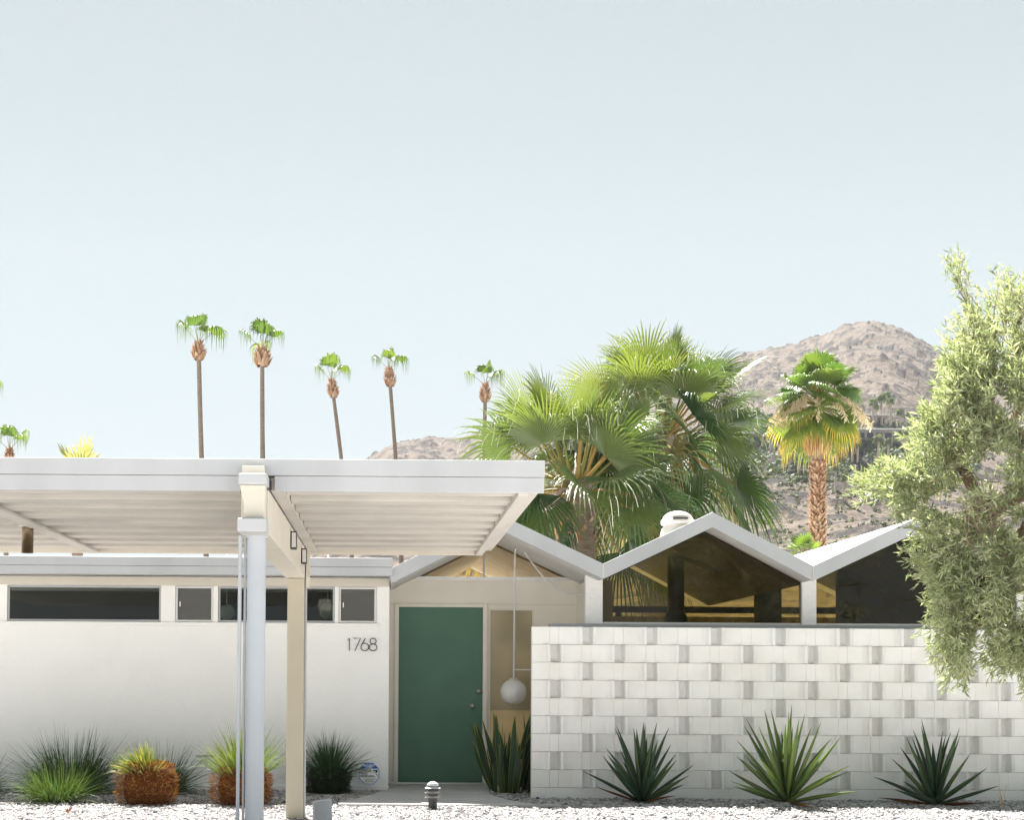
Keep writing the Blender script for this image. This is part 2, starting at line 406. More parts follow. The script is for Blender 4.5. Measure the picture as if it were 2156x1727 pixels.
# gravel stones
ico_v = None
def ico():
    t = (1+5**.5)/2
    v = np.array([(-1,t,0),(1,t,0),(-1,-t,0),(1,-t,0),(0,-1,t),(0,1,t),(0,-1,-t),(0,1,-t),(t,0,-1),(t,0,1),(-t,0,-1),(-t,0,1)], float)
    v /= np.linalg.norm(v[0])
    f = np.array([(0,11,5),(0,5,1),(0,1,7),(0,7,10),(0,10,11),(1,5,9),(5,11,4),(11,10,2),(10,7,6),(7,1,8),(3,9,4),(3,4,2),(3,2,6),(3,6,8),(3,8,9),(4,9,5),(2,4,11),(6,2,10),(8,6,7),(9,8,1)])
    return v, f
IV, IF = ico()
n = 62000
P = np.c_[rng.uniform(-5.2, 8.2, n), rng.uniform(15.6, 20.9, n)]
vis = np.abs((P[:, 0]) / P[:, 1] * F0 + 815 - 1078) < 1130
keep = vis & ~in_poly(P, ppw) & (P[:, 1] < np.where(P[:, 0] < X(820, YW), YW, np.where(P[:, 0] > X(1120, YB), YB, YE-.1)))
P = P[keep]; n = len(P)
sz = rng.uniform(.008, .0175, n)*np.where(rng.random(n) < .12, 1.6, 1)
V = IV[None]*(1+rng.uniform(-.25, .25, (n, 12, 1)))
V = V*sz[:, None, None]*np.stack([rng.uniform(.8, 1.4, n), rng.uniform(.8, 1.4, n), rng.uniform(.55, .9, n)], -1)[:, None, :]
a = rng.uniform(0, 2*PI, n); ca, sa = np.cos(a)[:, None], np.sin(a)[:, None]
V = np.stack([V[..., 0]*ca - V[..., 1]*sa, V[..., 0]*sa + V[..., 1]*ca, V[..., 2]], -1)
V += np.c_[P, bed_z(P[:, 0], P[:, 1]) + sz*.25][:, None, :]
mb = MB(); mb.add(V.reshape(-1, 3), [(IF[None] + (np.arange(n)*12)[:, None, None]).reshape(-1, 3)])
tag(mb.build('gravel', M['gravel']), 'grey and cream gravel stones covering the bed', kind='stuff')

# ------------------------------------------------------------------ mountain
RU = np.array([-400, 300, 560, 700, 780, 830, 900, 960, 1040, 1150, 1280, 1400, 1520, 1570, 1620, 1680, 1730, 1775, 1830, 1875, 1910, 1950, 2000, 2070, 2156, 2300, 2600], float)
RY = np.array([1430, 1330, 1200, 1010, 968, 946, 932, 926, 905, 880, 850, 805, 764, 745, 733, 724, 708, 686, 676, 682, 695, 716, 745, 790, 830, 880, 960], float)
GYs = np.array([70, 90, 150, 220, 300, 360, 420, 520, 640, 800, 900, 1200], float)
GG = np.array([0, .12, .33, .47, .60, .69, .75, .83, .92, 1.0, .98, .75], float)
def terrain_z(u, Y):
    """height of the hill in the direction of picture column u at distance Y"""
    u = np.asarray(u, float); Y = np.asarray(Y, float)
    E = (1430 - np.interp(u, RU, RY))*np.interp(Y, GYs, GG)
    z = 1.37 + E*Y/F0 - np.clip((90-Y)/20, 0, 1)*3
    x = (u-815)/F0*Y
    amp = np.clip((Y-90)/150, 0, 1)*np.clip(E/150, 0, 1)
    rd = 1-np.abs(2*fbm(x/38+.25*Y/38, Y/70, 3, 13)-1)
    z = z + amp*(9*(rd-.7) + 5.5*(fbm(x/42, Y/60, 3, 3)-.5) + 4.2*(fbm(x/11, Y/14, 4, 9)-.5))
    return z
nu, ny = 620, 420
us = np.linspace(300, 2500, nu); Ys = np.geomspace(72, 1150, ny)
U, YY = np.meshgrid(us, Ys)
zz = terrain_z(U, YY); xx = (U-815)/F0*YY
bn = fbm(xx/3.3, YY/3.6, 3, 21)
b1 = np.clip((bn-.55)/.14, 0, 1)**1.3
zz = zz + np.clip((YY-150)/200, 0, 1)*b1*1.0
i = (np.arange(ny-1)[:, None]*nu + np.arange(nu-1)[None, :]).ravel()
mb = MB(); mb.add(np.stack([xx, YY, zz], -1).reshape(-1, 3), [np.stack([i, i+1, i+nu+1, i+nu], -1)], tint=np.clip((bn-.57)/.06, 0, 1).ravel()*.85)
tag(mb.build('mountain', M['mountain'], smooth=False), kind='structure')
_HY = np.geomspace(95, 800, 500)
def hill_at(px, py):
    """first point of the hill seen at a picture point"""
    d = RM @ np.array([(px-CX)/F0, -(py-CY)/F0, -1.0])
    P = EYE + d[None]*(_HY/d[1])[:, None]
    tz = terrain_z(815 + F0*P[:, 0]/_HY, _HY)
    k = np.argmax(tz >= P[:, 2])
    if tz[k] < P[k, 2]: k = 330
    return np.array([P[k, 0], _HY[k], tz[k]])

# the slight desert haze between the house and the mountain
hz = bpy.data.materials.new('desert haze'); hz.use_nodes = True; hn = hz.node_tree; hn.nodes.remove(hn.nodes['Principled BSDF'])
pv = hn.nodes.new('ShaderNodeVolumePrincipled'); pv.inputs['Color'].default_value = (.90, .93, 1, 1); pv.inputs['Density'].default_value = .00014; pv.inputs['Anisotropy'].default_value = 0.0
hn.links.new(pv.outputs[0], hn.nodes['Material Output'].inputs['Volume'])
mb = MB(); mb.box(-900, 900, -60, 1300, -40, 330)
tag(mb.build('haze', hz), kind='stuff')
# ================================================================== VEGETATION BUILDERS
def basis(d):
    d = np.asarray(d, float); d = d/np.linalg.norm(d)
    s = np.cross(d, [0, 0, 1.0])
    if np.linalg.norm(s) < 1e-3: s = np.array([1.0, 0, 0])
    s /= np.linalg.norm(s); return d, s, np.cross(s, d)

def fan_leaf(mb, mp, base, d, pet, R, nseg=40, arc=3.9, split=.55, droop=.5, tint=.4, cup=.25, steps=6, twist=0, threads=None, pw=.02, ptint=.3, tipdry=0, fold=.55):
    """one fan-palm leaf: petiole into mp, pleated fan into mb"""
    d, s, n = basis(d)
    t = np.linspace(0, 1, 5)[:, None]
    sag = .18*pet*(1-abs(d[2]))
    pts = base + d*pet*t + np.array([0, 0, -1.0])*sag*t**2
    if mp is not None: mp.tube(pts, np.linspace(pw, pw*.55, 5), 5, tint=ptint)
    hub = pts[-1]; a = pts[-1]-pts[-2]; a, s, n = basis(a)
    if twist:
        c_, s_ = math.cos(twist), math.sin(twist); s, n = s*c_ + n*s_, n*c_ - s*s_
    th = np.linspace(-arc/2, arc/2, nseg); dth = arc/(nseg-1)
    ts = np.linspace(0.02, 1, steps)
    fr = np.abs(th)/(arc/2)
    Ls = R*(1-.30*fr**2)*rng.uniform(.93, 1.05, nseg)
    dirs = np.cos(th)[:, None]*a + np.sin(th)[:, None]*s + (cup*fr**2)[:, None]*n
    dirs /= np.linalg.norm(dirs, axis=1)[:, None]
    perp = -np.sin(th)[:, None]*a + np.cos(th)[:, None]*s
    dr = droop*rng.uniform(.6, 1.5, nseg)
    V = np.zeros((nseg, steps, 3, 3))
    for k, tt in enumerate(ts):
        over = max(0, tt-split)/(1-split)
        pos = hub + dirs*(Ls*tt)[:, None]
        pos = pos + np.array([0, 0, -1.0])*(dr*Ls*over**1.7*.75)[:, None]
        # drooping shortens the reach
        pos = pos - dirs*(dr*Ls*over**2*.22)[:, None]
        wv = (Ls*tt*dth*.52) if tt <= split else Ls*split*dth*.52*(1-over)**.8
        wv = np.broadcast_to(wv, (nseg,))
        V[:, k, 0] = pos - perp*wv[:, None]
        V[:, k, 1] = pos + n*(wv*fold)[:, None]
        V[:, k, 2] = pos + perp*wv[:, None]
    q = []
    for k in range(steps-1):
        for c in range(2):
            q.append([k*3+c, k*3+c+1, (k+1)*3+c+1, (k+1)*3+c])
    q = np.array(q); per = steps*3
    F = (q[None] + (np.arange(nseg)*per)[:, None, None]).reshape(-1, 4)
    tv = np.full((nseg, steps, 3), tint)
    if tipdry: tv = tv + np.clip((ts-.55)/.4, 0, 1)[None, :, None]*tipdry
    mb.add(V.reshape(-1, 3), [F], tint=np.clip(tv, 0, 1).ravel())
    if threads is not None:
        for _ in range(threads[1]):
            j = rng.integers(0, nseg); k = rng.integers(max(1, steps-4), steps-1)
            p0 = V[j, k, 1]; L = R*rng.uniform(.15, .4)
            tt = np.linspace(0, 1, 5)[:, None]
            side = rng.normal(0, .35, 3)
            p = p0 + dirs[j]*L*.5*tt + side*L*tt*(1-tt*.4) + np.array([0, 0, -1.0])*L*.9*tt**1.8
            wv = perp[j]*.006*threads[2]
            st = np.stack([p-wv, p+wv], 1).reshape(-1, 3)
            threads[0].add(st, [np.array([(2*q_, 2*q_+1, 2*q_+3, 2*q_+2) for q_ in range(4)])])

def trunk_mesh(base, top, r0, r1, bend=(0, 0), n=14, seg=10, wob=.0):
    mb = MB(); t = np.linspace(0, 1, n)
    base = np.asarray(base, float); top = np.asarray(top, float)
    p = base + (top-base)*t[:, None]
    p[:, 0] += bend[0]*np.sin(PI*t); p[:, 1] += bend[1]*np.sin(PI*t)
    r = r0 + (r1-r0)*t**.7; r = r*(1+wob*rng.uniform(-1, 1, n))
    mb.tube(p, r, seg); return mb, p
def boots(mb, c0, c1, r0, r1, n, size, out=.5):
    """overlapping dry leaf bases round a trunk"""
    c0 = np.asarray(c0, float); c1 = np.asarray(c1, float)
    for k in range(n):
        t = k/max(1, n-1); a = k*2.39996 + rng.uniform(-.2, .2)
        r = np.interp(t, np.linspace(0, 1, len(np.atleast_1d(r1))), np.atleast_1d(r1)) if r0 is None else r0+(r1-r0)*t
        c = c0+(c1-c0)*t; rad = np.array([math.cos(a), math.sin(a), 0]); tan = np.array([-rad[1], rad[0], 0])
        L = size*rng.uniform(.7, 1.2); wd = size*.33
        p0 = c + rad*r*.85; p1 = p0 + rad*L*out*.5 + np.array([0, 0, L*.6]); p2 = p0 + rad*L*out*1.1 + np.array([0, 0, L])
        th = rad*size*.12
        mb.add([p0-tan*wd, p0+tan*wd, p1+tan*wd*.8, p1-tan*wd*.8, p2+tan*wd*.3, p2-tan*wd*.3, p1+th*.0+np.array([0,0,.02])+rad*size*.1, p0+th],
               [np.array([(0,1,2,3),(3,2,4,5)]), np.array([(0,7,3),(7,1,2)]), np.array([(7,2,6),(3,7,6)])], tint=rng.uniform(0, 1))

def palm(name, label, base, hub, r0, r1, nleaf, pet, R, cat='palm tree', group=None, nseg=20, droop=.8, leafm='fant', trunkm='trunk',
         emin=-.35, emax=1.35, blob=None, bend=(0, 0), steps=5, arc=3.6, tint=(.2, .9), seed=None, seg=8):
    global rng
    if seed is not None: rng = np.random.default_rng(seed)
    base = np.asarray(base, float); hub = np.asarray(hub, float)
    T = thing(name, base, label, cat, group)
    mb, path = trunk_mesh(base - np.array([0, 0, .3]), hub, r0, r1, bend, 14, seg, .05)
    mb.build('trunk', M[trunkm], T, smooth=True)
    if blob:
        bb = MB(); h, rad = blob
        c0 = hub - np.array([0, 0, h]); ax = (path[-1]-path[-2]); ax /= np.linalg.norm(ax)
        c0 = hub - ax*h
        boots(bb, c0, hub, None, [rad*.6, rad, rad*.95, rad*.75, rad*.5, rad*.3], 70, rad*.75, .55)
        bb.build('leaf_bases', M['boot'], T)
    cr = MB(); pt = MB()
    for k in range(nleaf):
        t = (k+.5)/nleaf
        e = emax - (emax-emin)*t**1.0 + rng.uniform(-.12, .12); a = k*2.39996 + rng.uniform(-.25, .25)
        d = (math.cos(a)*math.cos(e), math.sin(a)*math.cos(e), math.sin(e))
        fan_leaf(cr, pt, hub, d, pet*rng.uniform(.8, 1.15), R*rng.uniform(.85, 1.1), nseg, arc, .55, droop*(.6+.8*t), rng.uniform(*tint), .3, steps, rng.uniform(-.5, .5), pw=r1*.16)
    cr.build('crown', M[leafm], T); pt.build('petioles', M['petiole'], T)
    return T

def bump_ground(px, py, Y, z=None):
    p = at(px, py, Y); p[2] = 0.0 if z is None else z; return p

# tall thin palms beyond the house
tall = [  # base px, top px,py(hub), width, leaf length, leaf count, label
    (432, 418, 724, 11, 62, 8, 'tallest thin fan palm in the row over the carport roof, leaning a little', (2.0, .30), 11),
    (558, 552, 738, 11, 58, 9, 'tall straight fan palm with round brown knob, second tallest over the carport', (2.4, .34), 12),
    (717, 698, 803, 9, 50, 8, 'shorter thin leaning fan palm between the straight palm and the one on the hill edge', (1.6, .27), 13),
    (830, 819, 779, 9, 44, 8, 'thin fan palm whose trunk meets the rocky end of the low hill', (1.7, .30), 14),
    (1024, 1022, 812, 9, 48, 8, 'tall thin fan palm whose trunk vanishes into the big bushy palms', (1.6, .27), 15),
    (20, 20, 949, 11, 54, 8, 'fan palm with only its crown and brown knob above the carport roof', (1.7, .42), 16),
    (-34, -34, 838, 11, 60, 9, 'fan palm cut by the picture edge, one drooping frond showing over the carport', (1.7, .36), 17),
]
for k, (bx, tx, ty, wd, ll, nl, lab, bl, sd) in enumerate(tall):
    Yp = 105 + 4*k
    hub = at(tx, ty, Yp); b = at(bx, 1000, Yp); b[2] = 0.0
    b[0] = hub[0] + (b[0]-hub[0])*(hub[2]/(hub[2]-at(bx, 1000, Yp)[2]))
    sc = Yp/F0
    palm('fan_palm', lab, b, hub, wd*sc*.62, wd*sc*.42, nl-2, ll*sc*.70, ll*sc*.72, 'palm tree', 'tall thin fan palms beyond the house', 20, .95, 'fant', 'trunk',
           .60, 1.5, (36*sc, 15*sc*(bl[0]/2)), (rng.uniform(-.3, .3), 0), 5, 3.2, (.2, 1), sd, 8)
# fronds just topping the carport roof
hub = at(165, 1018, 62); b = hub.copy(); b[2] = 0
palm('fan_palm', 'low pale fan palm whose leaf tips just clear the carport roof', b, hub, .25, .2, 10, .7, 1.15, 'palm tree', None, 11, .05, 'palefan', 'trunk', .1, 1.3, None, (0, 0), 5, 2.4, (.2, 1), 18)

# the two big bushy palms right behind the folded roof
def big_palm(label, hubpx, Yp, nleaf, pet, R, seed, emin, emax):
    global rng
    rng = np.random.default_rng(seed)
    hub = at(*hubpx, Yp); b = hub.copy(); b[2] = 0
    T = thing('bushy_fan_palm', b, label, 'palm tree', 'two big bushy fan palms behind the folded roof')
    mb, path = trunk_mesh(b-np.array([0, 0, .3]), hub, .42, .36, (0, 0), 10, 14, .04)
    mb.build('trunk', M['trunk'], T, smooth=True)
    bb = MB(); boots(bb, hub-np.array([0, 0, 1.2]), hub-np.array([0, 0, .15]), .38, .24, 70, .24, .45); bb.build('leaf_bases', M['boot'], T)
    cr = MB(); pt = MB(); th = MB()
    for k in range(nleaf):
        t = (k+.5)/nleaf
        e = emax - (emax-emin)*t**1.15 + rng.uniform(-.2, .2); a = k*2.39996 + rng.uniform(-.3, .3)
        d = (math.cos(a)*math.cos(e), math.sin(a)*math.cos(e), math.sin(e))
        org = hub + np.array([math.cos(a), math.sin(a), 0])*.2 + np.array([0, 0, .35*(1-t)-.25])
        young = 1-t
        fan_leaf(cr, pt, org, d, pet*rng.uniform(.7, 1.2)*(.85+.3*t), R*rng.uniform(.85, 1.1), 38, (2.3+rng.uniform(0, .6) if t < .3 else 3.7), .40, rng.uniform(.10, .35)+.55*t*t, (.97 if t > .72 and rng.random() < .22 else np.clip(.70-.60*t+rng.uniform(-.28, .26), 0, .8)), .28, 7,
                 rng.uniform(-1.0, 1.0), (th, 7, .8), .032, rng.uniform(0, .7), .12 if rng.random() < .35 else .05, .75)
    cr.build('crown', M['fan'], T); pt.build('petioles', M['petiole'], T); tag(th.build('leaf_fibre', M['thread'], T), kind='stuff')
    return T
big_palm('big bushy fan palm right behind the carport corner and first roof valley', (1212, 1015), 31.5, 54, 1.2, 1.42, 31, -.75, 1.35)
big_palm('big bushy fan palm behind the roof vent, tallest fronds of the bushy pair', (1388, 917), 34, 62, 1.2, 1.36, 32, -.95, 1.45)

# palm with rust-brown trunk and yellow skirt
def skirt_palm():
    global rng
    rng = np.random.default_rng(41)
    Yp = 45.0; sc = Yp/F0
    hub = at(1722, 852, Yp); b = at(1722, 1200, Yp); b[2] = 0
    T = thing('skirted_fan_palm', b, 'fan palm with rust brown shaggy trunk, yellow skirt and cream flower stalks before the mountain', 'palm tree')
    mb, path = trunk_mesh(b-np.array([0, 0, .3]), hub, 15*sc, 7.5*sc, (.05, 0), 16, 14, .04)
    mb.build('trunk', M['trunkg'], T, smooth=True)
    z0, z1 = at(1722, 1180, Yp), at(1722, 977, Yp)
    bb = MB(); boots(bb, z0, z1, 13.5*sc, 11.5*sc, 620, 13*sc, .75); bb.build('leaf_bases', M['boot'], T)
    cr = MB(); pt = MB(); sk = MB(); fl = MB()
    for k in range(62):
        t = (k+.5)/62
        e = 1.4 - 2.25*t**.9 + rng.uniform(-.12, .12); a = k*2.39996 + rng.uniform(-.3, .3)
        d = (math.cos(a)*math.cos(e), math.sin(a)*math.cos(e), math.sin(e))
        old = max(0, t-.45)
        fan_leaf(cr, pt, hub+np.array([0, 0, .25-.5*t]), d, 58*sc*rng.uniform(.7, 1.2), 58*sc*rng.uniform(.8, 1.1), 34, 3.8, .55, .3+.4*t, np.clip(rng.uniform(.1, .55)+old*.5, 0, .78), .2, 6,
                 rng.uniform(-.6, .6), None, .03, rng.uniform(0, .5), .55 if t > .55 else .05)
    # hanging dry skirt
    for k in range(420):
        a = rng.uniform(0, 2*PI); z = rng.uniform(30, 62); L = rng.uniform(25, 62)*sc
        rad = np.array([math.cos(a), math.sin(a), 0])
        p0 = hub + rad*rng.uniform(7, 24)*sc - np.array([0, 0, z*sc])
        tt = np.linspace(0, 1, 4)[:, None]
        p = p0 - np.array([0, 0, 1])*L*tt + rad*L*.25*np.sin(tt*2.5)
        tn = np.array([-rad[1], rad[0], 0])*rng.uniform(1.0, 2.4)*sc
        st = np.stack([p-tn*(1-tt*.7), p+tn*(1-tt*.7)], 1).reshape(-1, 3)
        sk.add(st, [np.array([(2*q, 2*q+1, 2*q+3, 2*q+2) for q in range(3)])], tint=rng.uniform(0, 1))
    # arching flower stalks
    for k in range(16):
        a = rng.uniform(-.6, 3.8) + PI*.9; rad = np.array([math.cos(a), math.sin(a)*.8-.1, 0])
        tt = np.linspace(0, 1, 9)[:, None]; L = rng.uniform(75, 118)*sc
        p = hub + rad*L*tt + np.array([0, 0, 1])*L*(.75*tt - 1.15*tt**2.2)
        fl.tube(p, np.linspace(.018, .006, 9), 4, tint=.5)
        for q in range(80):
            m_ = rng.uniform(.45, 1); i0 = min(7, int(m_*8)); c = p[i0] + (p[i0+1]-p[i0])*(m_*8-i0)
            dd = rng.normal(0, 1, 3)*5*sc - np.array([0, 0, rng.uniform(4, 16)*sc])
            wv = np.array([1, .3, 0])*rng.uniform(.7, 1.5)*sc
            fl.add([c-wv*.4, c+wv*.4, c+dd+wv, c+dd-wv], [np.array([(0, 1, 2, 3)])], tint=rng.uniform(0, 1))
    cr.build('crown', M['fanm'], T); pt.build('petioles', M['petiole'], T); sk.build('dry_skirt', M['skirt'], T); fl.build('flower_stalks', M['flower'], T)
skirt_palm()
rng = np.random.default_rng(5)
hub = at(1690, 1168, 42); b = hub.copy(); b[2] = 0
palm('young_fan_palm', 'small bright green palm peeping over the roof valley beside the rust brown trunk', b, hub, .12, .1, 11, .28, .42, 'palm tree', None, 16, .1, 'fant', 'trunk', -.1, 1.3, None, (0, 0), 5, 3.6, (.5, 1), 19)

# palms on the hillside
hp = [  # trunk foot px, foot py, hub py, crown radius, label detail
    (1549, 900, 842, 11), (1590, 935, 868, 14), (1600, 935, 872, 13), (1606, 950, 906, 13), (1640, 968, 922, 14), (1652, 975, 930, 11), (1682, 1000, 942, 20), (1662, 1000, 963, 13),
    (1712, 1010, 930, 12), (1795, 985, 920, 12), (1806, 985, 938, 9), (1849, 1020, 925, 15), (1782, 1062, 1003, 12), (1776, 1062, 1008, 9), (1760, 1040, 985, 10), (1758, 972, 915, 11),
    (1838, 905, 848, 13), (1856, 900, 838, 15), (1868, 895, 835, 14), (1875, 905, 845, 12), (1844, 900, 858, 11), (1895, 905, 868, 12), (1670, 940, 890, 10), (1640, 935, 885, 10),
    (1825, 1040, 1000, 9), (1870, 985, 930, 12), (1905, 960, 915, 12), (1560, 985, 945, 11), (1745, 955, 905, 10), (1573, 930, 890, 9),
]
ORD = 'first second third fourth fifth sixth seventh eighth ninth tenth eleventh twelfth thirteenth fourteenth fifteenth sixteenth seventeenth eighteenth nineteenth twentieth'.split()
lefts = sorted([q for q in hp if q[0] < 1722], key=lambda q: -q[0]); rights = sorted([q for q in hp if q[0] >= 1722], key=lambda q: q[0])
for k, (px, fy, hy, cr_) in enumerate(hp):
    if px < 1722: lab = ORD[lefts.index(hp[k])] + ' small hillside palm counting from the rust brown trunk towards the bushy palms'
    else: lab = ORD[rights.index(hp[k])] + ' small hillside palm counting from the rust brown trunk towards the olive tree'
    foot = hill_at(px, fy); Yp = foot[1]; hub = at(px + rng.uniform(-1, 1), hy, Yp); sc = Yp/F0
    palm('hillside_palm', lab, foot, hub, 3.4*sc, 2.3*sc, 13, cr_*sc*.3, cr_*sc*.85, 'palm tree', 'palms scattered over the hillside', 12, .5,
         'shrub', 'trunkg', -.7, 1.3, None, (0, 0), 4, 3.8, (.3, 1), 100+k, 6)
rng = np.random.default_rng(77)

# low shrubs on the slope: nobody could count them
mb = MB(); cnt = 0
cl = []
for _ in range(9500):
    px = rng.uniform(1480, 2060); py = rng.uniform(880, 1180)
    dens = .16 + .84*math.exp(-((py-950)/62)**2)  # scrub thickened in this band, its darkness also standing in for canyon shade
    if rng.random() > dens: continue
    p = hill_at(px, py); sc = p[1]/F0; r = rng.uniform(2.5, 9)*sc*(1.35 if py < 1020 else .85)
    cl.append((p, r, rng.uniform(0, 1)))
for p, r, t in cl:
    m_ = 15
    o = rng.normal(0, 1, (m_, 3)); o /= np.linalg.norm(o, axis=1)[:, None]; o[:, 2] = np.abs(o[:, 2])*.9
    c = p + o*r*rng.uniform(.4, 1, (m_, 1))
    e1 = rng.normal(0, 1, (m_, 3)); e1 /= np.linalg.norm(e1, axis=1)[:, None]; e2 = np.cross(o, e1)
    s_ = r*.5
    V = np.stack([c-e1*s_, c+e2*s_*.6, c+e1*s_, c-e2*s_*.6], 1).reshape(-1, 3)
    mb.add(V, [np.arange(4*m_).reshape(-1, 4)], tint=np.clip(t+rng.uniform(-.2, .2), 0, 1))
tag(mb.build('hillside_shrubs', M['shrub']), 'grey green scrub covering the slope under the mountain', kind='stuff')

# houses on the hill
def hill_house(px0, px1, pyt, pyb, label, nw):
    c = hill_at((px0+px1)/2, pyb); Yp = c[1]-2; sc = Yp/F0
    x0, x1 = at(px0, pyb, Yp)[0], at(px1, pyb, Yp)[0]; z0 = at(px0, pyb, Yp)[2]; z1 = at(px0, pyt, Yp)[2]
    T = thing('hillside_house', ((x0+x1)/2, Yp, z0), label, 'house', 'flat roofed houses on the hillside')
    h = z1-z0; wn = []
    ww = (x1-x0)/nw
    for k in range(nw): wn.append((x0+ww*(k+.12), x0+ww*(k+.88), z0+h*.2, z0+h*.82))
    mb = MB(); wall_holes(mb, x0, x1, z0-4, z1, Yp, Yp+.4, wn); mb.box(x0, x1, Yp+.41, Yp+9, z0-4, z1-.02); mb.build('wall', M['hillhouse'], T)
    mb = MB(); mb.box(x0-1.2, x1+1.2, Yp-2.2, Yp+9.5, z1, z1+h*.16); mb.build('roof', M['hillroof'], T)
    for q in wn:
        mb = MB(); mb.box(q[0], q[1], Yp+.2, Yp+.25, q[2], q[3]); mb.build('window', M['shade'], T)
hill_house(1540, 1628, 916, 938, 'long low hillside house with dark openings beside the bushy palm fronds', 4)  # dark openings stand in for the shade under its carport
hill_house(1640, 1745, 906, 934, 'pale roofed house half hidden behind the yellow palm skirt', 4)
hill_house(1785, 1880, 908, 926, 'long low house with dark openings between yellow palm skirt and olive tree', 5)
hill_house(1815, 1864, 878, 896, 'small high house with bluish windows above the others on the slope', 3)

# ================================================================== HOUSE
HOUSE = thing('house', (X(1000, YE), YE, 0), 'white single storey house with folded zigzag roof, green door and high windows', 'house')
H = HOUSE
# --- left wing wall with the strip of high windows
XL = -7.2; XWR = X(818.5, YW, 1450)
zt, zb = Z(1235, YW, 500), Z(1311, YW, 500)
wins = [(15, 339, 'fix'), (369, 449, 'lou'), (459, 705, 'fix'), (713, 793, 'lou')]
holes = [(X(a, YW, 1270), X(b_, YW, 1270), zb, zt) for a, b_, _ in wins]
ZWT = Z(1211, 19.95, 500)
mb = MB(); wall_holes(mb, XL, XWR, .0, ZWT+.02, YW, YW+.16, [(XL+.3, X(-60, YW), zb, zt)]+holes); mb.build('wall', M['stucco'], H)
mb = MB(); mb.box(XWR-.16, XWR-.004, YW+.161, YREAR, 0, ZWT+.02); mb.box(XL+.01, XWR-.17, YREAR-.16, YREAR, 0, ZWT+.02); mb.build('wall', M['stucco'], H)
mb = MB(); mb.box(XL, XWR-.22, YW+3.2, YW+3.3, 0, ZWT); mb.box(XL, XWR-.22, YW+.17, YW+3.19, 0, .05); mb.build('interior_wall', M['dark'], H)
# trim: header board and sill strip
mb = MB(); mb.box(XL, XWR-.005, YW-.022, YW-.002, Z(1235, YW, 500)+.004, ZWT+.01); mb.build('header_board', M['cream'], H, bevel=.004)
mb = MB(); mb.box(XL, X(797, YW, 1316), YW-.035, YW-.002, Z(1319, YW, 500), zb-.004); mb.build('window_sill', M['stucco'], H, bevel=.005)
mb = MB(); mb.box(XL, XWR+.008, YW-.02, YW-.001, .0, .075); mb.build('wall_foot', M['stucco'], H, bevel=.005)
for (a, b_, kd), h in zip([(-300, -60, 'fix')]+wins, [(XL+.3, X(-60, YW), zb, zt)]+holes):
    mb = MB(); ring(mb, h[0]+.003, h[1]-.003, h[2]+.003, h[3]-.003, .022 if kd == 'fix' else .024, YW+.02, YW+.075)
    wn = mb.build('window', M['alum'] if kd == 'lou' else M['white'], H, bevel=.003)
    g = MB()
    if kd == 'fix': g.box(h[0]+.02, h[1]-.02, YW+.05, YW+.056, h[2]+.02, h[3]-.02); g.build('pane', M['glass'], wn)
    else:
        nsl = 6; hh = (h[3]-h[2]-.08)/nsl
        for q in range(nsl):
            z0 = h[2]+.04+q*hh
            yy = YW+.03
            g.add([(h[0]+.04,yy,z0-.004),(h[1]-.04,yy,z0-.004),(h[1]-.04,yy+.035,z0+hh+.006),(h[0]+.04,yy+.035,z0+hh+.006)], [np.array([(0,1,2,3)])])
        g.build('pane', M['louver'], wn)
        s_ = MB(); s_.box(h[0]+.026, h[1]-.026, YW+.021, YW+.023, h[2]+.026, h[3]-.026); s_.build('insect_screen', M['screen'], wn)
        lt = MB(); lt.box(h[0]+.05, h[0]+.062, YW+.012, YW+.03, (h[2]+h[3])/2-.03, (h[2]+h[3])/2+.03); lt.build('latch', M['metal'], wn)
# flat roof of the wing
zf0, zf1 = Z(1211, 19.95, 500), Z(1174, 19.95, 500)
XFR = X(826, 19.95, 1190)
mb = MB(); mb.box(XL-.3, XFR-.03, 19.99, YREAR+.4, zf0+.03, zf1-.01); mb.build('flat_roof', M['roof'], H)
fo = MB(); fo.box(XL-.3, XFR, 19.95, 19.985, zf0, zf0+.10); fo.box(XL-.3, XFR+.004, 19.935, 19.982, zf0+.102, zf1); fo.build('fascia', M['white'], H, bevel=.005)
# --- folded roof
def foldpt(px, py): p = at(px, py, YR); return (float(p[0]), float(p[2]))
top = [foldpt(824, 1199), foldpt(1052, 1086), foldpt(1270, 1190), foldpt(1500, 1081), foldpt(1712, 1194), foldpt(1935, 1090), foldpt(2160, 1200), foldpt(2385, 1095), foldpt(2600, 1205)]
T_ = np.array(top); TH = .155
bot = T_ - np.array([0, TH])
mb = MB(); mb.prism_y(np.concatenate([bot, T_[::-1]]), YR+.03, YREAR+.5); mb.build('folded_roof', M['roof'], H, bevel=.008)
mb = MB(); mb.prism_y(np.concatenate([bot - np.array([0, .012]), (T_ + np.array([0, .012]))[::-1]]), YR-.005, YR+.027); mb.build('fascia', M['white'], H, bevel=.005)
for vx in (2, 4):
    x_, z_ = T_[vx]; mb = MB(); mb.box(x_-.006, x_+.006, YR-.012, YR-.004, z_-TH+.01, z_+.01); mb.build('fascia_joint', M['alum'], H)
def roof_under(x): return np.interp(x, bot[:, 0], bot[:, 1])
def roof_top(x): return np.interp(x, T_[:, 0], T_[:, 1])
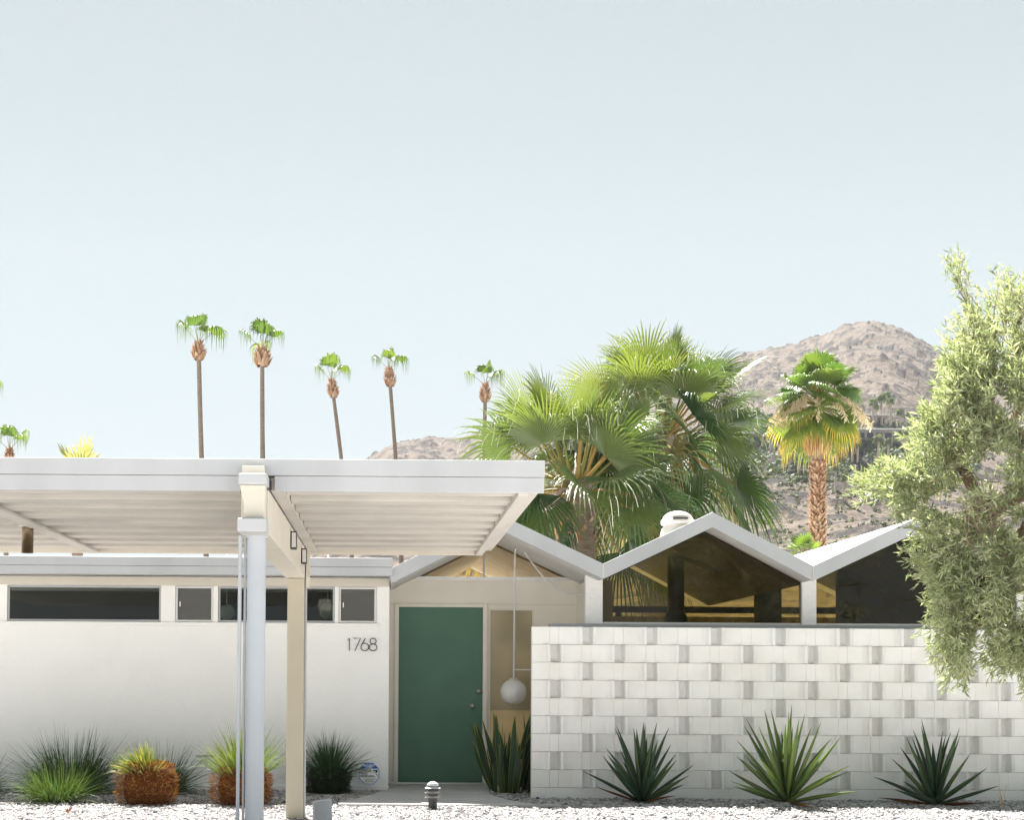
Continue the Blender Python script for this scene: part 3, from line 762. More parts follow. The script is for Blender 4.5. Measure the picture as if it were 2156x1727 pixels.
# soffit colours inside: ceilings under the roof, inside the glass line
def ceiling(xa, xb, ya, yb, m):
    xs = [xa] + [x for x in bot[:, 0] if xa < x < xb] + [xb]
    p = np.array([(x, roof_under(x)-.006) for x in xs]); q = p - np.array([0, .02])
    mb = MB(); mb.prism_y(np.concatenate([q, p[::-1]]), ya, yb); return mb.build('ceiling', m, H)
XP1 = X(1252, YG)             # line of the post between entry and living room
ceiling(XWR+.1, XP1, YE+.06, YREAR-.1, M['ceil2'])
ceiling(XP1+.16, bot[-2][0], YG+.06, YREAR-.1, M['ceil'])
# --- living room front: low wall, sill, posts, gable glass
zs = Z(1316, YG, 1500)
XR_ = 9.0
mb = MB(); mb.box(XP1-.05, XR_, YG, YG+.14, 0, zs-.05); mb.build('wall', M['stucco'], H)
mb = MB(); mb.box(X(1158, YG-.12, 1316), XR_, YG-.10, YG+.15, zs-.048, zs); mb.build('window_sill', M['white'], H, bevel=.005)
posts = [(1233, 1269), (1689, 1719), (2140, 2172)]
PX = [(X(a, YG-.04, 1260), X(b_, YG-.04, 1260)) for a, b_ in posts]
for (a, b_), vx in zip(PX, (2, 4, 6)):
    pa = MB(); vv = []
    xs = [a, T_[vx][0], b_] if a < T_[vx][0] < b_ else [a, b_]
    up = [(x, roof_under(x)-.003) for x in xs]
    pa.prism_y(np.array([(a, zs+.002), (b_, zs+.002)] + up[::-1]), YG-.04, YG+.10); pa.build('post', M['stucco'], H, bevel=.004)
def gable_glass(xa, xb, z0, y, m, name='gable_window', frame=True, trim=.0):
    xs = [xa] + [x for x in bot[:, 0] if xa < x < xb] + [xb]
    up = [(x, max(z0+.005, roof_under(x)-.012)) for x in xs]
    mb = MB(); mb.prism_y(np.array([(xa, z0), (xb, z0)] + up[::-1]), y, y+.008)
    fr = MB(); fr.box(xa, xb, y-.025, y+.03, z0-.03, z0+.012)
    w_ = fr.build(name, M['alum'], H); mb.build('pane', m, w_); return w_
gable_glass(PX[0][1], PX[1][0], zs+.012, YG+.03, M['amber'])
gable_glass(PX[1][1], PX[2][0], zs+.012, YG+.03, M['amber'])
gable_glass(PX[2][1], XR_, zs+.012, YG+.03, M['amber'])
# --- entry
xe0, xe1 = XWR-.15, X(1232, YE, 1300)
zh = Z(1222, YE, 1020)
dx0, dx1, dz0, dz1 = X(839, YE, 1450), X(1016, YE, 1450), Z(1647, YE, 930), Z(1280, YE, 930)
sx0, sx1 = X(1029, YE, 1400), X(1124, YE, 1400)
mb = MB(); wall_holes(mb, xe0, xe1+.35, 0, zh, YE, YE+.12, [(dx0-.012, dx1+.012, dz0-.02, dz1+.012), (sx0, sx1, .12, dz1-.01)]); mb.build('entry_wall', M['beige'], H)
mb = MB(); mb.box(XP1-.07, XP1+.05, YG+.15, YE-.005, 0, roof_under(XP1)-.01); mb.build('side_wall', M['beige'], H)
# vertical trim beside the living room post
mb = MB(); xa = X(1228, YE-.05, 1250); mb.box(xa, xa+.03, YE-.04, YE-.003, .0, roof_under(xa)-.02); mb.build('trim', M['white'], H, bevel=.003)
mb = MB(); mb.box(xe0+.16, xe1, YE-.006, YE-.002, Z(1274, YE, 1100), Z(1274, YE, 1100)+.006); mb.build('trim', M['cream'], H)
fr = MB(); t = .055
fr.box(dx0-t, dx0, YE-.03, YE-.002, dz0-.06, dz1+.05); fr.box(dx1, dx1+t, YE-.03, YE-.002, dz0-.06, dz1+.05); fr.box(dx0, dx1, YE-.029, YE-.003, dz1+.004, dz1+.05)
fr.build('door_frame', M['beige'], H, bevel=.004)
dr = MB(); dr.box(dx0-.009, dx1+.009, YE+.01, YE+.055, dz0-.015, dz1+.008); door = dr.build('door', M['door'], H, bevel=.003)
th = MB(); th.box(dx0-.12, dx1+.02, YE-.12, YE-.001, dz0-.035, dz0-.006); th.build('threshold', M['metal'], H, bevel=.006)
th = MB(); th.box(dx0-.14, dx1+.05, YE-.10, YE-.003, .046, dz0-.037); th.build('door_step', M['concrete'], H, bevel=.006)
def knob(px, py, r, nm):
    p = at(px, py, YE); mb = MB()
    prof = [(0, 0), (r*1.25, 0), (r*1.25, .006), (r*1.0, .012), (r*.45, .015), (r*.45, .03), (r*.9, .038), (r, .052), (r*.8, .066), (0, .07)]
    prof = np.array(prof); a = np.linspace(0, 2*PI, 20, endpoint=False)
    v = np.stack([p[0]+prof[:, :1]*np.cos(a), (YE+.01)-np.repeat(prof[:, 1:], 20, 1), p[2]+prof[:, :1]*np.sin(a)], -1).reshape(-1, 3)
    i = np.arange(len(prof)-1)[:, None]*20; j = np.arange(20)[None]; k = (j+1) % 20
    mb.add(v, [np.stack([i+j, i+k, i+20+k, i+20+j], -1).reshape(-1, 4)]); mb.build(nm, M['metal'], door, smooth=True)
knob(994.5, 1488, .030, 'doorknob'); knob(1008, 1457, .026, 'deadbolt')
sl = MB(); ring(sl, sx0+.002, sx1-.002, .122, dz1-.012, .018, YE+.01, YE+.06); sw = sl.build('sidelight', M['beige'], H)
g = MB(); g.box(sx0+.018, sx1-.018, YE+.03, YE+.036, .14, dz1-.03); g.build('pane', M['side'], sw)
# glass gable above the entry
wg = gable_glass(xe0+.17, xe1+.02, zh+.03, YE+.03, M['amber2'])
mu = MB(); xm = X(1019, YE, 1190); mu.box(xm-.012, xm+.012, YE+.0, YE+.028, zh+.04, roof_under(xm)-.02); mu.build('mullion', M['white'], wg)
# --- interior
mb = MB(); mb.box(XWR, XR_, YG+.2, YREAR, .01, .03); mb.build('interior_floor', M['floor'], H)
mb = MB(); mb.box(XWR, XR_, YREAR-.1, YREAR-.02, 2.42, 2.52); mb.build('rear_beam', M['dark'], H)
for px in (980, 1300, 1620, 1960, 2280):
    x_ = X(px, YREAR); mb = MB(); mb.box(x_-.04, x_+.04, YREAR-.09, YREAR-.03, .03, 2.42); mb.build('rear_mullion', M['dark'], H)
cu = MB(); xs = np.arange(XP1+.2, XR_, .03); yy = YREAR-.18+.03*np.sin(xs*38); n = len(xs)
cu.add(np.concatenate([np.c_[xs, yy, np.full(n, .05)], np.c_[xs, yy, np.full(n, 2.36)]]), [np.stack([np.arange(n-1), np.arange(1, n), n+np.arange(1, n), n+np.arange(n-1)], -1)], tint=rng.uniform(.2, .8))
tag(cu.build('curtain', M['curtain'], loc=(3, YREAR, 2.36)), 'ochre curtain hanging at the rear windows inside the living room', 'curtain')
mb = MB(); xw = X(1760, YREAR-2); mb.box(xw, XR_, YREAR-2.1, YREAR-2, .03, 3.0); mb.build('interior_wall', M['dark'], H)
mb = MB(); mb.box(XR_-.02, XR_+.1, YG+.2, YREAR, 0, 2.5); mb.build('wall', M['stucco'], H)
# cone fireplace seen through the gable glass
Yf = 23.4; fx = X(1423, Yf)
FP = thing('cone_fireplace', (fx, Yf, .03), 'dark cone fireplace with round flue inside the living room', 'fireplace')
mb = MB(); mb.lathe([(.115, Z(1288, Yf, 1423)), (.115, roof_under(fx)-.04)], fx, Yf, 24); mb.build('flue', M['black'], FP, smooth=True)
mb = MB(); mb.lathe([(.02, .6), (.55, .7), (.55, 1.25), (.115, Z(1288, Yf, 1423)+.01)], fx, Yf, 28); mb.build('hood', M['black'], FP, smooth=True)
mb = MB(); mb.lathe([(.5, .03), (.5, .35), (0, .35)], fx, Yf, 28); mb.build('hearth', M['dark'], FP)
# dark cabinet column further right
Yc = 25.2; ca, cb = X(1600, Yc), X(1646, Yc)
mb = MB(); mb.box(ca, cb, Yc, Yc+.4, .03, roof_under((ca+cb)/2)-.1); mb.build('interior_column', M['dark'], H)
# two globe pendants behind the high windows
for k, (px, py) in enumerate(((477, 1290), (690, 1289))):
    Yq = YW+.75; p = at(px, py, Yq); r = 17.5*Yq/F0
    T = thing('globe_pendant', p, ('pale globe lamp on a cord behind the window left of the carport column', 'pale globe lamp on a cord behind the window beside the louvres nearest the entry')[k], 'lamp', 'globe lamps behind the high windows')
    mb = MB(); a = np.linspace(-PI/2, PI/2, 15); mb.lathe(np.c_[np.cos(a)*r, p[2]+np.sin(a)*r], p[0], p[1], 28); mb.build('globe', M['globe'], T, smooth=True)
    mb = MB(); mb.tube([p+np.array([0, 0, r*.95]), p+np.array([0, 0, .75])], .008, 6); mb.build('cord', M['globe'], T)

# roof vent
YV = 21.3; vx = X(1427, YV)
VT = thing('roof_vent', (vx, YV, float(roof_top(vx))), 'round white hooded roof vent just left of the middle roof peak', 'vent')
zb_ = float(roof_top(vx)); zt_ = Z(1101, YV, 1427)
mb = MB(); mb.lathe([(.23, zb_-.12), (.20, zb_+.02), (.165, zb_+.06), (.16, zt_)], vx, YV, 28); mb.build('vent_pipe', M['stucco2'], VT, smooth=True)
mb = MB(); a = np.linspace(0, PI/2, 7)
prof = [(.16, zt_-.015), (.205, zt_-.03), (.212, zt_+.0), (.205, zt_+.03)] + [(.19*math.cos(q), zt_+.032+.115*math.sin(q)) for q in a]
mb.lathe(prof, vx, YV, 28)
o = mb.build('vent_hood', M['stucco2'], VT, smooth=True)
mb = MB(); mb.lathe([(.158, zt_-.005), (.158, zt_+.034)], vx, YV-.012, 28); mb.box(vx-.09, vx+.09, YV-.222, YV-.17, zt_+.028, zt_+.05); mb.build('vent_slot', M['dark'], VT)

# house number 1768 made of thin strokes
def stroke(mb, pts, r): mb.tube(pts, r, 6)
p0, p1 = at(733, 1371, YW-.02), at(793, 1345, YW-.02)
HN = thing('house_number', ((p0[0]+p1[0])/2, YW-.02, p0[2]), 'thin black house number 1768 on the white stucco wall', 'house number')
hh = p1[2]-p0[2]; r = .0058
def arc(cx, cz, rx, rz, a0, a1, n=20):
    a = np.linspace(a0, a1, n); return np.c_[cx+rx*np.cos(a), cz+rz*np.sin(a)]
def digit(px, py, strokes):
    q0 = at(px, py, YW-.02); mb = MB()
    for s_ in strokes:
        s_ = np.asarray(s_, float); stroke(mb, np.c_[q0[0]+s_[:, 0]*hh, np.full(len(s_), YW-.02), q0[2]+s_[:, 1]*hh], r)
    mb.build('digit', M['numeral'], HN)
digit(732, 1371, [[(.0, .86), (.14, 1.0), (.14, 0)]])
digit(743, 1371, [[(.05, 1.0), (.6, 1.0), (.16, 0)]])
digit(757, 1371, [arc(.42, .30, .31, .30, 0, 2*PI, 26), [(.155, .44), (.46, 1.0)]])
digit(776, 1371, [arc(.36, .27, .31, .27, 0, 2*PI, 26), arc(.36, .77, .24, .23, 0, 2*PI, 24)])

# pendant globe at the entry with its bent conduit
YL = 21.25
gp = at(1081, 1458, YL); rg = 27.5*YL/F0
LP = thing('entry_pendant_lamp', gp, 'white globe lamp hanging from a bent white conduit beside the green door', 'lamp')
mb = MB(); a = np.linspace(-PI/2, PI/2, 19); mb.lathe(np.c_[np.cos(a)*rg, gp[2]+np.sin(a)*rg], gp[0], gp[1], 36); mb.build('globe', M['globe'], LP, smooth=True)
mb = MB()
pts = [(1081.5,1432),(1083,1300),(1084,1175),(1084.5,1160),(1088,1153),(1095,1153),(1102,1160),(1122,1188),(1145,1217),(1170,1238),(1196,1250),(1215,1254),(1228,1254)]
mb.tube([at(a_, b_, YL) for a_, b_ in pts], .0115, 8); mb.build('conduit', M['roof'], LP, smooth=True)
mb = MB(); mb.tube([at(1082, 1411, YL), at(1122, 1411, YL-.3)], .008, 6); mb.build('stay_rod', M['roof'], LP)
mb = MB(); mb.lathe([(.0, gp[2]+rg+.015), (.05, gp[2]+rg+.012), (.055, gp[2]+rg-.008)], gp[0], gp[1], 20); mb.build('lamp_cap', M['cream'], LP, smooth=True)
# hose tap on the wing wall
tp = at(425, 1612, YW-.05)
TPO = thing('hose_tap', tp, 'white painted hose tap on the stucco wall between two grass clumps', 'tap')
mb = MB(); mb.tube([at(437, 1613, YW-.03), at(436, 1604, YW-.05), at(424, 1601, YW-.07), at(421, 1607, YW-.08)], .012, 8); mb.build('spout', M['white'], TPO, smooth=True)
mb = MB(); mb.tube([at(413, 1593, YW-.03), at(455, 1592, YW-.03)], .010, 8); mb.tube([at(432, 1593, YW-.045), at(432, 1602, YW-.05)], .014, 8); mb.build('pipe', M['white'], TPO, smooth=True)

# ------------------------------------------------------------------ security sign
YS = YW-.16
sc = at(777, 1630, YS); u = YS/F0
SG = thing('security_sign', (sc[0], YS, 0), 'blue and white octagonal security sign by the corner of the stucco wall', 'sign')
def octo(rx, rz, cx=0, cz=0, k=.42): return [(cx+a*u, cz+b*u) for a, b in ((-rx*k,-rz),(rx*k,-rz),(rx,-rz*k),(rx,rz*k),(rx*k,rz),(-rx*k,rz),(-rx,rz*k),(-rx,-rz*k))]
def plate(name, poly, y0, y1, m):
    mb = MB(); mb.prism_y([(sc[0]+a, sc[2]+b) for a, b in poly], y0, y1); return mb.build(name, m, SG)
plate('plate', octo(22.3, 23.5), YS, YS+.004, M['signwhite'])
plate('border', octo(21.4, 22.6), YS-.0012, YS-.0002, M['signblue'])
plate('face', octo(20.0, 21.2), YS-.0024, YS-.0014, M['signwhite'])
plate('banner', [(a*u, b*u) for a, b in ((-20,10.2),(20,10.2),(8.6,21),(-8.6,21))], YS-.0036, YS-.0026, M['signblue'])
def text(s_, cx, cz, size, m, y, bold=.02, align='CENTER', sx=1.0):
    cu = bpy.data.curves.new('lettering', 'FONT'); cu.body = s_; cu.size = size*u; cu.align_x = align; cu.offset = bold*size*u; cu.extrude = .0003
    o = bpy.data.objects.new('lettering', cu); C.objects.link(o); cu.materials.append(m)
    bpy.context.view_layer.update()
    me = bpy.data.meshes.new_from_object(o.evaluated_get(bpy.context.evaluated_depsgraph_get()))
    bpy.data.objects.remove(o); bpy.data.curves.remove(cu)
    o = bpy.data.objects.new('lettering', me); C.objects.link(o)
    o.parent = SG; o.location = (cx*u, y-YS, sc[2]+cz*u); o.rotation_euler = (PI/2, 0, 0); o.scale = (sx, 1, 1)
yt = YS-.0042
text('SECURITY', 0, 15.2, 5.6, M['signwhite'], yt, .03); text('ALERT', 0, 10.9, 5.6, M['signwhite'], yt, .03)
yt = YS-.003
text('24 HOUR', -18.6, 4.0, 6.2, M['black'], yt, .035, 'LEFT', .88); text('VIDEO', -18.6, -2.0, 6.2, M['black'], yt, .035, 'LEFT', .9); text('SURVEILLANCE', -18.6, -7.4, 5.4, M['black'], yt, .035, 'LEFT', .80)
text('ALL ACTIVITIES ARE', 1, -12.4, 2.9, M['black'], yt, .01); text('MONITORED', 1, -15.2, 2.9, M['black'], yt, .01); text('AND RECORDED', 0, -18.2, 2.9, M['black'], yt, .01)
plate('camera_symbol', [(a*u, b*u) for a, b in ((8.5,7.5),(18,8.6),(18,3.6),(14.5,.6),(13.4,2.4),(13.2,5.4),(8,5.6))], YS-.0036, YS-.0026, M['black'])
plate('camera_symbol', [(a*u, b*u) for a, b in ((13.6,-1.2),(15,.0),(18.6,-3.2),(18.2,-4.6))], YS-.0036, YS-.0026, M['black'])
plate('camera_symbol', [(a*u, b*u) for a, b in ((7.6,1.6),(12.4,1.2),(12.6,4.6),(7.6,4.8))], YS-.0034, YS-.0025, M['alum'])
mb = MB(); mb.box(sc[0]-.008, sc[0]+.008, YS+.005, YS+.015, 0, sc[2]); mb.build('stake', M['alum'], SG)

# ================================================================== BLOCK WALL
xb0 = X(1119.5, YB, 1500); xb1 = 9.2
zb1 = Z(1320, YB, 1119.5)
course = 37.55*YB/F0; per = 134.9*YB/F0
BW = thing('block_wall', (xb0, YB, 0), 'white screen wall of patterned concrete blocks with raised ribs', 'wall')
core = MB(); core.box(xb0+.006, xb1, YB+.121, YB+.20, -.05, zb1-.004); core.build('mortar_core', M['mortar'], BW)
bk = MB(); jt = .0028
x_of = lambda c6: c6*.2634*YB/F0          # lengths measured in a close crop
ncourse = 9
for r_ in range(ncourse+1):
    z1 = zb1 - r_*course; z0 = max(z1-course, -.03) if r_ < ncourse else -.04
    off = (0 if r_ % 2 == 0 else -.5)*per
    segs = []
    if r_ < ncourse:
        k = -1
        while True:
            xs_ = xb0 + off + k*per
            if xs_ > xb1: break
            # narrow piece then the wide piece with two ribs
            a0 = xs_ + x_of(143); a1 = xs_ + x_of(216)
            segs.append((a0, a1, None)); segs.append((a1, xs_ + per + x_of(143), (xs_ + x_of(372), xs_ + x_of(399), xs_ + x_of(480), xs_ + x_of(507))))
            k += 1
    else:
        k = 0
        while xb0 + x_of(110) + (k-1)*x_of(293) < xb1:
            segs.append((xb0 + x_of(110) + (k-1)*x_of(293), xb0 + x_of(110) + k*x_of(293), None)); k += 1
    for a0, a1, ribs in segs:
        a0c, a1c = max(a0, xb0), min(a1, xb1)
        if a1c-a0c < .01: continue
        jog = rng.uniform(-.0015, .0015); zz0, zz1 = z0+jt*.6+rng.uniform(0, .001), z1-jt*.6
        j0 = jt*.35 if a0c > xb0 else 0
        tn = rng.uniform(0, 1)
        if ribs is None or ribs[0] < xb0:
            if ribs is not None and ribs[1] > xb0: pass
            bk.box(a0c+j0, a1c-jt*.35, YB+jog, YB+.12, zz0, zz1, tn)
        else:
            q0, q1, q2, q3 = ribs
            pf = .075
            outl = [(a0c+j0, YB+jog), (q0-.055, YB+jog), (q0-.012, YB-pf*.35), (q0+.010, YB-pf*.85), (q1, YB-pf), (q1+.002, YB+.066), (q2-.026, YB+.064), (q2-.010, YB+.040), (q2+.008, YB-pf*.75), (q3-.002, YB-pf), (q3, YB+jog), (a1c-jt*.35, YB+jog), (a1c-jt*.35, YB+.12), (a0c+j0, YB+.12)]
            outl = [(min(p[0], xb1), p[1]) for p in outl]
            m_ = len(outl); v = [(p[0], p[1], zz0) for p in outl] + [(p[0], p[1], zz1) for p in outl]
            i = np.arange(m_); k2 = (i+1) % m_
            bk.add(v, [np.stack([i, k2, m_+k2, m_+i], -1), np.arange(m_)[::-1], m_+np.arange(m_)], tn)
bk.build('blocks', M['block'], BW, bevel=.004)

# ================================================================== CARPORT
zc0, zc1 = Z(1036, 11.5, 815), Z(968.5, 11.5, 815)
zmid = Z(1003, 11.5, 815)
YC0, YC1 = 11.5, 17.25
xcR = X(1146, YC0, 1000); xcL = -6.2
bx0, bx1 = -.985, -.80
CP = thing('carport', (-.9, 14.4, 0), 'white flat roofed carport on two columns in front of the house', 'carport')
mb = MB(); mb.box(xcL, xcR-.06, YC0+.05, YC1, zc0+.11, zc1-.015); mb.build('roof_deck', M['roof'], CP)
fb = MB()
for xa, xb_ in ((xcL, bx0-.012), (bx1+.03, xcR)):
    fb.box(xa, xb_, YC0+.006, YC0+.045, zc0, zmid-.002)
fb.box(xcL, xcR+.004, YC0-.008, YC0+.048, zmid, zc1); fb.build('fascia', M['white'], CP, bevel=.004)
# decking pans running across, each with a lip
yb_ = YC0+.06; n_ = 9; dy = (YC1-.02-yb_)/n_
for xa, xb_, gw in ((xcL, bx0-.03, .085), (bx1+.10, xcR-.17, .045)):
    dk = MB()
    for k in range(n_):
        y0 = yb_+k*dy; y1 = y0+dy
        ym = y0+dy*.48
        pr = [(y0+gw*.45, zc0+.100), (y0+gw*.45, zc0+.012), (ym, zc0+.012), (ym+.006, zc0+.050), (y1-.012, zc0+.050), (y1-.010, zc0+.100)]
        m_ = len(pr); v = [(xa, p[0], p[1]) for p in pr] + [(xb_, p[0], p[1]) for p in pr]
        i = np.arange(m_); k2 = (i+1) % m_
        dk.add(v, [np.stack([i, k2, m_+k2, m_+i], -1), np.arange(m_)[::-1], m_+np.arange(m_)], rng.uniform(0, 1))
    dk.build('decking', M['deck'], CP, bevel=.003)
# edge members along the depth
eb = MB(); eb.box(xcR-.17, xcR-.10, YC0+.05, YC1-.01, zc0-.012, zc0+.10); eb.box(xcR-.098, xcR-.02, YC0+.05, YC1-.25, zc0+.02, zc0+.108); eb.build('edge_rail', M['deck'], CP, bevel=.004)
eb = MB(); eb.box(xcL, xcR-.175, YC1-.06, YC1+.01, zc0-.01, zc0+.15); eb.build('rear_rail', M['cream'], CP, bevel=.004)
eb = MB(); eb.box(bx1+.003, bx1+.095, YC0+.06, YC1-.07, zc0+.005, zc0+.10); eb.build('edge_rail', M['deck'], CP, bevel=.004)
xb2 = -2.95; eb = MB(); eb.box(xb2-.07, xb2+.05, YC0+.06, YC1-.08, zc0-.012, zc0+.010); eb.build('batten', M['deck'], CP, bevel=.003)
# main beam with the block-shaped end
zbb = Z(1121, 11.3, 535)
bm = MB(); bm.box(bx0, bx1, 11.42, YC1-.07, zbb, zc0-.002); bm.box(bx0+.004, bx1-.03, 11.40, YC0+.2, zc0, zc0+.16); bm.build('beam', M['cream'], CP, bevel=.006)
be = MB(); be.box(bx0-.004, bx1+.0, 11.18, 11.43, zbb-.005, Z(1091, 11.18, 535)); be.build('beam_end', M['white'], CP, bevel=.008)
be = MB(); be.box(bx0-.002, bx1+.0, 11.20, 11.44, Z(1019, 11.2, 535), Z(997, 11.2, 535)); be.build('beam_end', M['white'], CP, bevel=.008)
be = MB()
zq0, zq1 = Z(1091, 11.18, 535), Z(1019, 11.2, 535)
be.prism_y([(bx0+.03, zq0), (bx1-.02, zq0), (bx1-.012, zq1), (bx0+.002, zq1), (bx0+.03, zq0+(zq1-zq0)*.45)], 11.26, 11.415); be.build('beam_web', M['cream'], CP, bevel=.006)
be = MB(); be.box(bx1+.002, bx1+.016, 11.44, 11.47, Z(1032, 11.44, 572), Z(1012, 11.44, 572)); be.build('bracket', M['black'], CP)
# slot lights on the beam side
for px, y0, y1 in ((609.8, 1120, 1157), (632.6, 1156, 1188)):
    Yq = (bx1)*F0/(px-815)
    za, zb2 = Z(y1, Yq, px), Z(y0, Yq, px)
    s1 = MB(); s1.box(bx1+.001, bx1+.05, Yq-.06, Yq+.06, za, zb2); sl_ = s1.build('slot_light', M['black'], CP, bevel=.003)
    s2 = MB(); s2.box(bx1+.012, bx1+.046, Yq-.068, Yq-.061, za+.012, zb2-.012); s2.build('lens', M['alum'], sl_)
# columns
YF_, YRc = 11.62, 16.55
cx = X(540.5, YF_, 1140); rr = 20.0*YF_/F0
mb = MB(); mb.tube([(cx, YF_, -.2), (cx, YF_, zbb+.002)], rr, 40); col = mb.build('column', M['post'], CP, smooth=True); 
e = col.modifiers.new('edge', 'EDGE_SPLIT'); e.split_angle = .8
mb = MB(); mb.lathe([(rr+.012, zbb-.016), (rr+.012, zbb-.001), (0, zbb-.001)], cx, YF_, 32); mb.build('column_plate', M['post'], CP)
xr0, xr1 = X(606, YRc, 1300), X(641.5, YRc, 1300)
mb = MB(); mb.box(xr0, xr1, YRc-.09, YRc+.09, -.2, zbb-.003); mb.build('column', M['postb'], CP, bevel=.008)
mb = MB(); mb.box(xr1+.002, xr1+.022, YRc-.05, YRc+.02, -.2, zc0-.02); mb.build('conduit', M['white'], CP, bevel=.004)
mb = MB(); mb.box(xr1+.012, xr1+.05, YRc-.085, YRc-.06, Z(1238, YRc, 645), Z(1152, YRc, 645)); mb.build('strap', M['cream'], CP, bevel=.003)
mb = MB(); mb.tube([(cx-rr-.045, YF_-.03, zbb), (cx-rr-.045, YF_-.03, -.2)], .013, 10); mb.build('conduit', M['post'], CP, smooth=True)
mb = MB(); mb.tube([(cx-rr-.012, YF_+.0, zbb), (cx-rr-.012, YF_+.0, -.2)], .009, 10); mb.build('conduit', M['white'], CP, smooth=True)
# bronze can light under the decking
Yq = 14.4; p = at(58, 1144, Yq); h0, h1 = Z(1165, Yq, 58), zc0+.012
CL = thing('ceiling_can_light', (p[0], Yq, h1), 'short bronze cylinder lamp hanging under the carport roof', 'lamp')
mb = MB(); mb.lathe([(0, h0+.01), (.042, h0+.01), (.049, h0), (.049, h1-.012)], p[0], Yq, 28); mb.build('shade', M['bronze'], CL, smooth=True)
mb = MB(); mb.lathe([(.08, h1-.012), (.08, h1), (0, h1)], p[0], Yq, 24); mb.build('mounting_plate', M['deck'], CL)
mb = MB(); mb.lathe([(.0, h1-.013), (.08, h1-.012)], p[0], Yq, 24); mb.build('mounting_plate', M['deck'], CL)

# white pipe stub
Yq = 15.4; b = bump_ground(678, 1687, Yq); rp = 20*Yq/F0
zt_ = Z(1684, Yq, 678)
mb = MB(); pts = [(b[0]+.012, Yq, -.1), (b[0]+.006, Yq, zt_*.5), (b[0], Yq, zt_-.01)]
a = np.linspace(0, 2*PI, 32, endpoint=False); vs_ = []
for q, (x_, y_, z_) in enumerate(pts):
    vs_.append(np.c_[x_+rp*np.cos(a), y_+rp*np.sin(a), z_+(.012*np.cos(a) if q == 2 else 0*a)])
i = np.arange(2)[:, None]*32; j = np.arange(32)[None]; k = (j+1) % 32
mb.add(np.concatenate(vs_), [np.stack([i+j, i+k, i+32+k, i+32+j], -1).reshape(-1, 4), 64+np.arange(32)])
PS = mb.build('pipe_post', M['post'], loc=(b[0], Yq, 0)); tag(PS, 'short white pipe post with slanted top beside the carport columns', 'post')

# tiered path light
Yq = 17.85; b = at(911, 1709, Yq); g0 = .03; uu = Yq/F0
PL = thing('path_light', (b[0], Yq, g0), 'small black and white tiered path light at the end of the concrete path', 'path light')
H_ = 54*uu
mb = MB(); mb.lathe([(9*uu, g0-.02), (9.5*uu, g0+.30*H_), (11*uu, g0+.40*H_), (11*uu, g0+.80*H_)], b[0], Yq, 24); mb.build('body', M['black'], PL, smooth=True)
for f_ in (.42, .60, .78):
    mb = MB(); z_ = g0+f_*H_; mb.lathe([(16.5*uu, z_-.006), (17*uu, z_-.004), (11*uu, z_+2.4*uu), (10.9*uu, z_-.003), (16.5*uu, z_-.007)], b[0], Yq, 28); mb.build('louver', M['black'] if f_ == .9 else M['alum'], PL, smooth=False)
mb = MB(); z_ = g0+.86*H_; mb.lathe([(0, z_-.002), (13*uu, z_-.002), (13*uu, z_+2*uu), (9*uu, z_+6*uu), (4*uu, z_+8.5*uu), (0, z_+9*uu)], b[0], Yq, 28); mb.build('cap', M['post'], PL, smooth=True)
mb = MB(); mb.lathe([(10*uu, g0+.78*H_), (10*uu, z_-.003)], b[0], Yq, 24); mb.build('lens', M['black'], PL)

